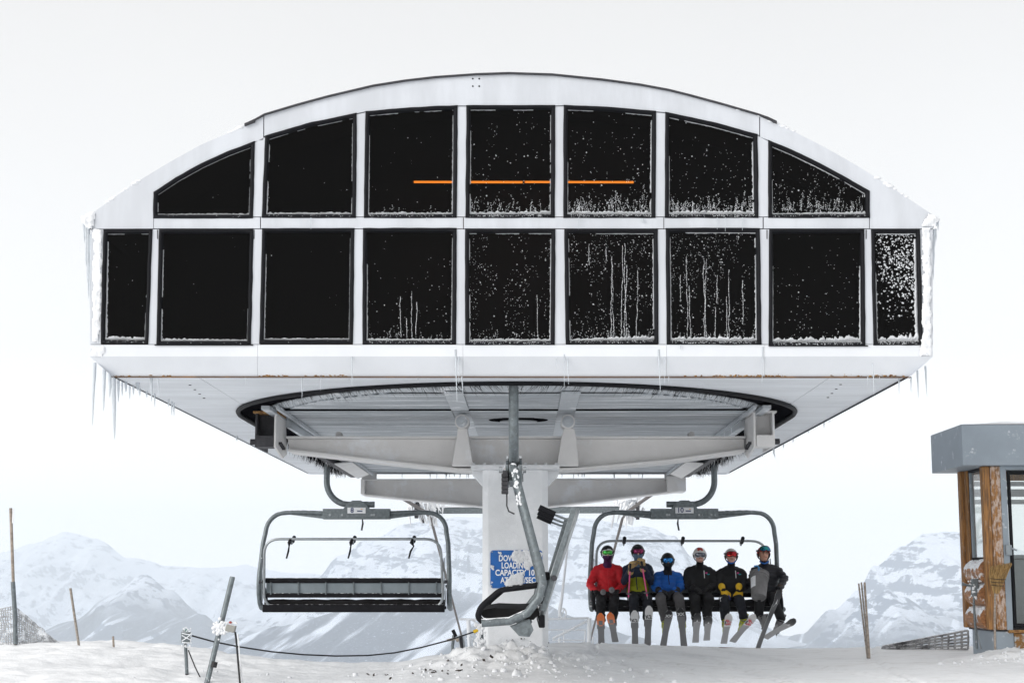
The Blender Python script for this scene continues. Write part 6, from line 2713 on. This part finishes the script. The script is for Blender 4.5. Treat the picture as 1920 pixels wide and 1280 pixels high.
def make_person(label, u, vtop, hd, jacket, pants, arms, knees, skis, mats, boot_m, gl, puffy=False, buff=None, face=False, hem_v=1107, jacket2=None, head_u=None,
                wid=1.0, mouth=False):
    Yb = YCH + 0.12
    hu = head_u or u
    hc = px(hu, vtop + 14.4, YCH + 0.02 + hd.get('dy', 0))
    sh = vtop + 45
    k = 1.0
    pr = []
    M = mats                                      # 0 jacket 1 pants 2 second jacket colour 3 skin 4 buff
    # trunk
    pr.append(('e', px(u, 1116, Yb - .02), (.185 * wid, .17, .12), 1))
    pr.append(('e', px(u, 1104, Yb), (.195 * wid, .16, .13), 2 if jacket2 else 0))
    pr.append(('e', px(u, 1092, Yb + .02), (.19 * wid, .145, .15), 2 if jacket2 else 0))
    pr.append(('e', px(u, sh + 12, Yb + .03), (.205 * wid, .135, .15), 0))
    pr.append(('c', px(u - 17 * wid, sh + 1.5, Yb + .04), px(u + 17 * wid, sh + 1.5, Yb + .04), .088, .088, 0))
    pr.append(('c', px(u - 9, sh - 3.5, Yb + .04), px(u + 9, sh - 3.5, Yb + .04), .072, .072, 0))
    pr.append(('c', px((u + hu) / 2, sh - 2, Yb + .02), px(hu, vtop + 27, Yb - .06), .075, .066, 0 if not buff else 4))   # collar / neck
    pr.append(('e', px(u, sh - 5, Yb + .10), (.13, .075, .06), 0))                                 # folded hood
    # head
    pr.append(('e', hc + V((0, .006, -.012)), (.080, .098, .112), 3 if not hd.get('hidden') else 4))
    pr.append(('e', hc + V((0, -.045, -.085)), (.052, .048, .042), 4 if buff else 3))          # chin
    pr.append(('c', hc + V((0, -.094, .0)), hc + V((0, -.112, -.034)), .011, .017, 3))          # nose
    if buff:
        pr.append(('e', hc + V((0, -.012, -.075)), (.086, .098, .072), 4))
    # arms
    for s, (eu, ev, ed, wu, wv, wd) in zip((-1, 1), arms):
        S = px(u + s * 20 * wid, sh + 2.5, Yb + .03)
        E = px(eu, ev, YCH + ed)
        Wp = px(wu, wv, YCH + wd)
        pr.append(('c', S, E, .082, .067, 0))
        pr.append(('c', E, Wp, .067, .052, 0))
    # legs
    for s, (ku, kv), f in zip((-1, 1), knees, skis):
        Hp = px(u + s * 9, 1118, Yb - .02)
        K = px(ku, kv, YCH - .40)
        A = f['mid'] + f['n'] * .24 - f['d'] * .06
        pr.append(('c', Hp, K, .108, .088, 1))
        pr.append(('c', K, K.lerp(A, .55), .088, .082, 1))
        pr.append(('c', K.lerp(A, .55), A, .082, .080, 1))
    body = fuse(pr, 'person', M, .017, wrinkle=.017 if not puffy else .006, baffle=.016 if puffy else None)
    tag(body, label, 'person', 'skiers riding the occupied chair')
    base = px(u, 1130, YCH)
    # boots
    for f in skis:
        n, d, w = f['n'], f['d'], f['w']
        c = f['mid'] + n * .045
        mb = MB()
        mb.beam(c - d * .15, c + d * .16, .105, .06, 0, n)
        mb.beam(c - d * .13 + n * .05, c + d * .11 + n * .045, .10, .07, 0, n)
        mb.tube([c - d * .06 + n * .05, c - d * .055 + n * .16, c - d * .03 + n * .27], [.066, .062, .066], 12)
        for q in (.07, .12, .18, .23):
            mb.beam(c + d * (.03 - q * .1) + n * q - w * .062, c + d * (.03 - q * .1) + n * q + w * .062, .02, .018, 1, n)
        mb.build('ski_boot', [boot_m, 'boot_grey' if boot_m != 'boot_grey' else 'boot_black'], body, .01)
    R = head_gear(hc, hd.get('yaw', 0), hd.get('pitch', 0), body, hd['helmet'], hd['lens'], hd['frame'], hd.get('raised', 0), hd.get('stripes'), hd.get('brand'),
                  hd.get('strap', 'goggle_black'), hd.get('top2'))
    if face:
        for s in (-1, 1):
            mb = MB()
            mb.ell(hc + R @ V((s * .032, -.090, -.004)), (.013, .008, .007), 0, 8, 6)
            mb.build('eye', 'eye_dark', body)
            mb = MB()
            mb.tube([hc + R @ V((s * .015, -.098, .016)), hc + R @ V((s * .034, -.094, .020)), hc + R @ V((s * .05, -.082, .014))], .005, 5)
            mb.build('eyebrow', 'eye_dark', body)
    if face or mouth:
        mb = MB()
        mb.tube([hc + R @ V((-.026, -.089, -.066)), hc + R @ V((0, -.097, -.064)), hc + R @ V((.026, -.089, -.066))], .005, 5)
        mb.build('mouth', 'lip', body)
        mb = MB()
        for s in (-1, 1):
            mb.ell(hc + R @ V((s * .078, .01, -.02)), (.012, .022, .03), 0, 8, 6)
        # ears sit under the helmet pads
    for s, a, g in zip((-1, 1), arms, gl):
        E = px(a[0], a[1], YCH + a[2])
        Wp = px(a[3], a[4], YCH + a[5])
        f = g.get('dir') or (Wp - E).normalized()
        f = V(f).normalized()
        glove(Wp + f * .06, f, g.get('palm', (0, 0, -1)), g['m'], 'glove', body, g.get('curl', .7), g.get('size', 1.15), thumb_side=g.get('thumb', -s))
    return body, hc


def g1(m, **k):
    return dict(m=(m, m, m), **k)


# ---- skis first: the legs hang to them
sk = {}
gs = 'pair of skis of the skier in the '
for key, a in {
    'red': [((1126, 1155), (1128, 1212), 'ski_grey', 'ski_orange', .74), ((1144, 1154), (1154, 1203), 'ski_grey', 'ski_orange', .72)],
    'lime': [((1190, 1150), (1191, 1212), 'ski_grey', 'ski_white', .72), ((1217, 1141), (1214, 1213), 'ski_grey', 'ski_white', .72)],
    'blue': [((1255, 1149), (1243, 1213), 'ski_grey', 'ski_black', .86), ((1276, 1145), (1283, 1215), 'ski_grey', 'ski_black', .88)],
    'redstripe': [((1308, 1155), (1304, 1204), 'ski_light', 'ski_black', .80), ((1329, 1160), (1325, 1200), 'ski_light', 'ski_black', .78)],
    'glove': [((1367, 1156), (1357, 1206), 'ski_light', 'ski_white', .62), ((1413, 1157), (1373, 1203), 'ski_light', 'ski_white', .66)],
    'man': [((1463, 1110), (1420, 1218), 'ski_dark', 'ski_black', .80), ((1488, 1165), (1434, 1196), 'ski_light', 'ski_black', .82)],
}.items():
    desc = {'red': 'grey ski base with an orange horseshoe tip under the skier in red', 'lime': 'grey ski base with a white lettered tip under the lime and navy jacket',
            'blue': 'grey ski base with a black crossed-mark tip under the blue jacket',
            'redstripe': 'short light grey ski base with black tip and white peak under the striped helmet skier',
            'glove': 'light grey ski base with red script on a white tip, under the yellow gloves'}
    dm = ['steep dark ski with a white peak mark crossing the man with the bucket', 'light ski sticking out sideways beyond the dark ski of the man with the bucket']
    frs = []
    for i, (tp, tl, bm, tm, ts) in enumerate(a):
        L = {'redstripe': 1.60}.get(key, 1.72)
        fr = make_ski(tp, tl, L, bm, tm, ts, dm[i] if key == 'man' else desc[key], roll={('man', 0): .5, ('man', 1): -.35, ('glove', 1): -.25}.get((key, i), 0.0),
                      tailm='ski_pink' if key == 'lime' else None, grp='skis on the skiers' if key != 'man' else None)
        if key == 'red':
            on_base(fr, .79, 0, [(-.030, -.10), (.030, -.10), (.030, .13), (-.030, .13)], 'ski_grey')
            on_base(fr, .71, 0, [(-.03, -.02), (.03, -.02), (.03, .02), (-.03, .02)], 'ski_orange')
        elif key == 'lime':
            text_on_base(fr, .80, 'K2', .085, 'ski_black', .12, 2.6)
        elif key == 'blue':
            text_on_base(fr, .915, 'XX', .075, 'ski_white', 0, 2.4)
        elif key in ('redstripe', 'man'):
            on_base(fr, .84, 0, [(-.05, -.10), (-.016, -.055), (.0, .09), (.016, -.055), (.05, -.10), (.0, -.04)], 'ski_white')
        else:
            text_on_base(fr, .86, 'R', .11, 'ski_red', .25, 2.2)
            text_on_base(fr, .75, 'ssi', .09, 'ski_red', .25, 2.4)
            on_base(fr, .80, 0, [(-.055, -.1), (-.03, -.1), (-.03, .1), (-.055, .1)], 'ski_black')
        frs.append(fr)
    if frs[0]['mid'].x > frs[1]['mid'].x:
        frs = frs[::-1]
    sk[key] = frs
sk['red'].sort(key=lambda f: f['mid'].x)

BK = g1('black_glove')
make_person('skier in red jacket, black helmet and green goggles with poles across the lap', 1139, 1021,
            dict(helmet='black_helmet', lens='lens_green', frame='goggle_white', brand=True), 'red_shell', 'black_pants',
            [(1106, 1095, .02, 1116, 1107, -.16), (1169, 1093, .02, 1159, 1106, -.2)], [(1127, 1124), (1152, 1124)], sk['red'],
            ['red_shell', 'black_pants', 'red_shell', 'skin_fair', 'purple_buff'], 'boot_black',
            [dict(m=('black_glove',) * 3, dir=(.25, -.8, -.3)), dict(m=('black_glove',) * 3, dir=(-.35, -.8, -.2))], buff=True)
make_person('skier in navy and lime jacket with tan gloves raised to the chin', 1196, 1019,
            dict(helmet='black_helmet', lens='lens_pink', frame='goggle_black', pitch=-.05, brand=False), 'navy_shell', 'navy_pants',
            [(1171, 1090, -.12, 1183, 1066, -.36), (1220, 1089, -.12, 1205, 1061, -.36)], [(1188, 1122), (1214, 1122)], sk['lime'],
            ['navy_shell', 'navy_pants', 'lime_shell', 'skin_fair', 'slate_buff'], 'boot_black',
            [dict(m=('tan_glove',) * 3, dir=(.1, -.5, .8), palm=(.4, -.6, -.4), curl=1.0, size=1.25), dict(m=('tan_glove',) * 3, dir=(-.1, -.5, .8), palm=(-.4, -.6, -.4), curl=1.0, size=1.25)],
            buff=True, jacket2=True)
make_person('skier in bright blue padded jacket and grey trousers with black mitts in the lap', 1252, 1035,
            dict(helmet='black_helmet', lens='lens_blue', frame='goggle_black', pitch=.04), 'blue_puffy', 'grey_pants',
            [(1228, 1101, -.02, 1241, 1108, -.22), (1277, 1100, -.02, 1264, 1108, -.22)], [(1238, 1121), (1273, 1120)], sk['blue'],
            ['blue_puffy', 'grey_pants', 'blue_puffy', 'skin_fair', 'black_shell'], 'boot_yellow',
            [dict(m=('black_glove',) * 3, dir=(.7, -.5, -.3), size=1.35), dict(m=('black_glove',) * 3, dir=(-.7, -.5, -.3), size=1.35)], puffy=True, buff=True, wid=1.05)
make_person('skier in black with a white helmet striped red and white goggles', 1312, 1025,
            dict(helmet='white_helmet', lens='lens_grey', frame='goggle_white', stripes='red_helmet', strap='goggle_white'), 'black_shell', 'black_pants',
            [(1285, 1098, .03, 1303, 1103, -.2), (1339, 1098, .03, 1326, 1103, -.2)], [(1303, 1121), (1329, 1121)], sk['redstripe'],
            ['black_shell', 'black_pants', 'black_shell', 'skin_fair', 'black_shell'], 'boot_black',
            [dict(m=('black_glove',) * 3, dir=(.5, -.6, -.2)), dict(m=('black_glove',) * 3, dir=(-.5, -.6, -.2))], mouth=True, wid=1.05)
make_person('skier in black with red goggles and yellow and blue gloves on the knees', 1371, 1027,
            dict(helmet='white_helmet', lens='lens_red', frame='goggle_black', raised=.032), 'black_shell', 'navy_pants',
            [(1347, 1098, .03, 1356, 1106, -.28), (1397, 1098, .03, 1386, 1106, -.28)], [(1358, 1124), (1386, 1124)], sk['glove'],
            ['black_shell', 'navy_pants', 'black_shell', 'skin_fair', 'blue_collar'], 'boot_yellow',
            [dict(m=('yellow_glove', 'yellow_glove', 'blue_glove'), dir=(.35, -.35, -1), palm=(0, .8, -.3), curl=.2, size=1.35),
             dict(m=('yellow_glove', 'yellow_glove', 'blue_glove'), dir=(.0, -.35, -1), palm=(0, .8, -.3), curl=.2, size=1.35)], mouth=True)
make_person('bare-faced man in dark padded jacket with red helmet, holding the grey bucket', 1437, 1023,
            dict(helmet='red_helmet', lens='lens_mirror', frame='goggle_black', raised=.085, yaw=.18, pitch=-.04, top2=None), 'dark_puffy', 'black_pants',
            [(1407, 1094, -.02, 1413, 1086, -.26), (1471, 1083, .0, 1462, 1103, -.26)], [(1424, 1127), (1450, 1124)], sk['man'],
            ['dark_puffy', 'black_pants', 'dark_puffy', 'skin_tan', 'blue_collar'], 'boot_grey',
            [dict(m=('brown_glove',) * 3, dir=(.6, -.5, .1), palm=(0, -1, 0)), dict(m=('brown_glove',) * 3, dir=(-.2, -.6, -.7), curl=.9)],
            puffy=True, face=True, head_u=1432, wid=1.08)
# the two with open collars: blue neck bands, chest marks and zips ride on their jackets
ppl = {o['label'][:22]: o for o in COL.objects if o.name.startswith('person')}


def on_person(key, mb, name, m):
    for k, o in ppl.items():
        if key in o['label']:
            c = mb.build(name, m, o)
            return c


def surf(u, v, d):
    return px(u, v, YCH + d)


for key, uu in (('striped red', 1312), ('yellow and blue', 1371)):
    mb = MB()
    mb.tube([surf(uu + 8, 1069, -.075), surf(uu + 9, 1083, -.07)], .006, 5)
    on_person(key, mb, 'pocket_zip', 'plate_white')
    mb = MB()
    mb.ell(surf(uu + 12.5, 1073.5, -.068), (.022, .008, .014), 0, 10, 6)
    on_person(key, mb, 'chest_mark', 'magenta')
    mb = MB()
    mb.ell(surf(uu + 16, 1076, -.062), (.026, .008, .010), 0, 10, 6)
    on_person(key, mb, 'chest_mark', 'teal')
for key, uu, va, vb, m in (('red jacket', 1140, 1066, 1106, 'red_shell'), ('bright blue', 1253, 1070, 1095, 'black_shell'), ('navy and lime', 1193, 1078, 1105, 'navy_shell')):
    mb = MB()
    mb.tube([surf(uu, va, -.062), surf(uu + .5, lerp(va, vb, .5), -.075), surf(uu + 2, vb, -.085)], .009, 6)
    on_person(key, mb, 'zip', m)
for key, uu, vv, d in (('yellow and blue', 1371, 1053.5, -.03), ('bare-faced', 1433, 1054, -.03)):
    mb = MB()
    mb.tube([surf(uu - 8, vv - 2, d + .05), surf(uu - 4, vv + 1, d - .02), surf(uu, vv + 2, d - .04), surf(uu + 4, vv + 1, d - .02), surf(uu + 8, vv - 2, d + .05)], .013, 7)
    on_person(key, mb, 'neck_band', 'blue_collar')


# ---- ski poles
def ski_pole(pts, m, label, grp, grip_end=0, basket=True):
    root = empty('ski_pole', pts[-1])
    tag(root, label, 'ski pole', grp)
    pts = [V(p) for p in pts]
    mb = MB()
    mb.tube(pts, .0105, 8)
    sub(mb, root, 'shaft', m)
    d = (pts[-1] - pts[0]).normalized()
    mb = MB()
    mb.tube([pts[0] - d * .06, pts[0] - d * .04, pts[0] + d * .05, pts[0] + d * .08], [.015, .020, .017, .013], 8)
    sub(mb, root, 'grip', 'black_glove')
    if basket:
        mb = MB()
        c = pts[-1] - d * .06
        mb.tube([c, c + d * .006, c + d * .02], [.05, .048, .012], 10)
        sub(mb, root, 'basket', 'boot_grey')
        mb = MB()
        mb.tube([pts[-1], pts[-1] + d * .05], [.006, .002], 6)
        sub(mb, root, 'spike', 'ski_edge')
    return root


ski_pole([surf(1181.5, 1062, -.47), surf(1178.5, 1119, -.55)], 'pole_pink', 'pink ski pole standing clear of its basket below the tan glove', 'pink ski poles')
ski_pole([surf(1203.5, 1057, -.47), surf(1213.5, 1117, -.60)], 'pole_pink', 'pink ski pole ending in a round grey basket between the knees', 'pink ski poles')
for a, b, l in (((1118, 1113, -.1), (1132, 1109, -.62), 'black ski pole across the red skier lap, outer one'), ((1158, 1108, -.1), (1146, 1105, -.62), 'black ski pole across the red skier lap, inner one')):
    root = ski_pole([surf(a[0], a[1], a[2] + .3), surf(*b)], 'goggle_black', l, 'black ski poles', basket=True)
ski_pole([surf(1462, 1106, -.33), surf(1459, 1150, -.1), surf(1456, 1190, .15)], 'goggle_black', 'black ski pole held upright in the brown glove of the bare-faced man', None)

# ---- bucket held by the man
bk = empty('bucket', px(1423, 1122, YCH - .4))
tag(bk, 'grey plastic bucket with a white label tilted on the man\'s lap', 'bucket')
cT, cB = px(1424, 1076, YCH - .30), px(1422.5, 1119, YCH - .56)
ax = (cT - cB).normalized()
e1 = V((1, 0, 0))
e1 = (e1 - ax * e1.dot(ax)).normalized()
e2 = ax.cross(e1)


def ring(t, r, n=28):
    c = cB.lerp(cT, t)
    return [c + (e1 * math.cos(2 * PI * k / n) + e2 * math.sin(2 * PI * k / n)) * r for k in range(n)]


mb = MB()
prof_b = [(.03, .0001), (.03, .108), (-.01, .112), (-.01, .119), (.02, .124), (.76, .146), (.76, .158), (.79, .158), (.79, .148), (.86, .150), (.86, .164), (.895, .164), (.895, .151), (.985, .154), (.985, .168), (1.0, .168), (1.0, .148), (.1, .118), (.1, .0001)]
n_ = 28
for t, r in prof_b:
    mb.v += [tuple(p) for p in ring(t, r)]
for i in range(len(prof_b) - 1):
    for k in range(n_):
        k2 = (k + 1) % n_
        mb.f.append((i * n_ + k, i * n_ + k2, (i + 1) * n_ + k2, (i + 1) * n_ + k))
        mb.m.append(0)
        mb.s.append(i == 4)
sub(mb, bk, 'pail', 'bucket_grey')
mb = MB()
for i in range(7):
    a = lerp(PI + .20, PI + 1.05, i / 6)
    for t in (.30, .74):
        r = lerp(.123, .148, t) + .006
        c = cB.lerp(cT, t)
        mb.v.append(tuple(c + (e1 * math.cos(a) + e2 * math.sin(a)) * r))
for i in range(6):
    mb.f.append((2 * i, 2 * i + 2, 2 * i + 3, 2 * i + 1))
    mb.m.append(0)
    mb.s.append(True)
lab = sub(mb, bk, 'paper_label', 'plate_white')
mb = MB()
mb.tube([cT + e1 * .155, cT + e1 * .13 - e2 * .0 + ax * .05, cT + ax * .10 - e2 * .06, cT - e1 * .13 + ax * .05, cT - e1 * .155], .004, 6)
sub(mb, bk, 'bail', 'bar_metal')
mb = MB()
mb.tube([px(1414, 1061, YCH - .42), px(1420, 1060, YCH - .44), px(1423, 1064, YCH - .44), px(1422, 1074, YCH - .42)], .014, 8)
mat('blue_plastic', (0.03, 0.22, 0.5), .5)
o = mb.build('blue_tool', 'blue_plastic')
tag(o, 'blue bent tool handle sticking out of the grey bucket', 'tool')
mb = MB()
p = surf(1353, 1123, -.44)
mb.prism([p + V((-.035, 0, .03)), p + V((.02, 0, .045)), p + V((.045, -.01, .0)), p + V((-.02, -.01, -.035))], (0, .002, 0))
o = mb.build('paper_tag', 'plate_white')
tag(o, 'small white paper tag hanging from the yellow and blue glove', 'tag')
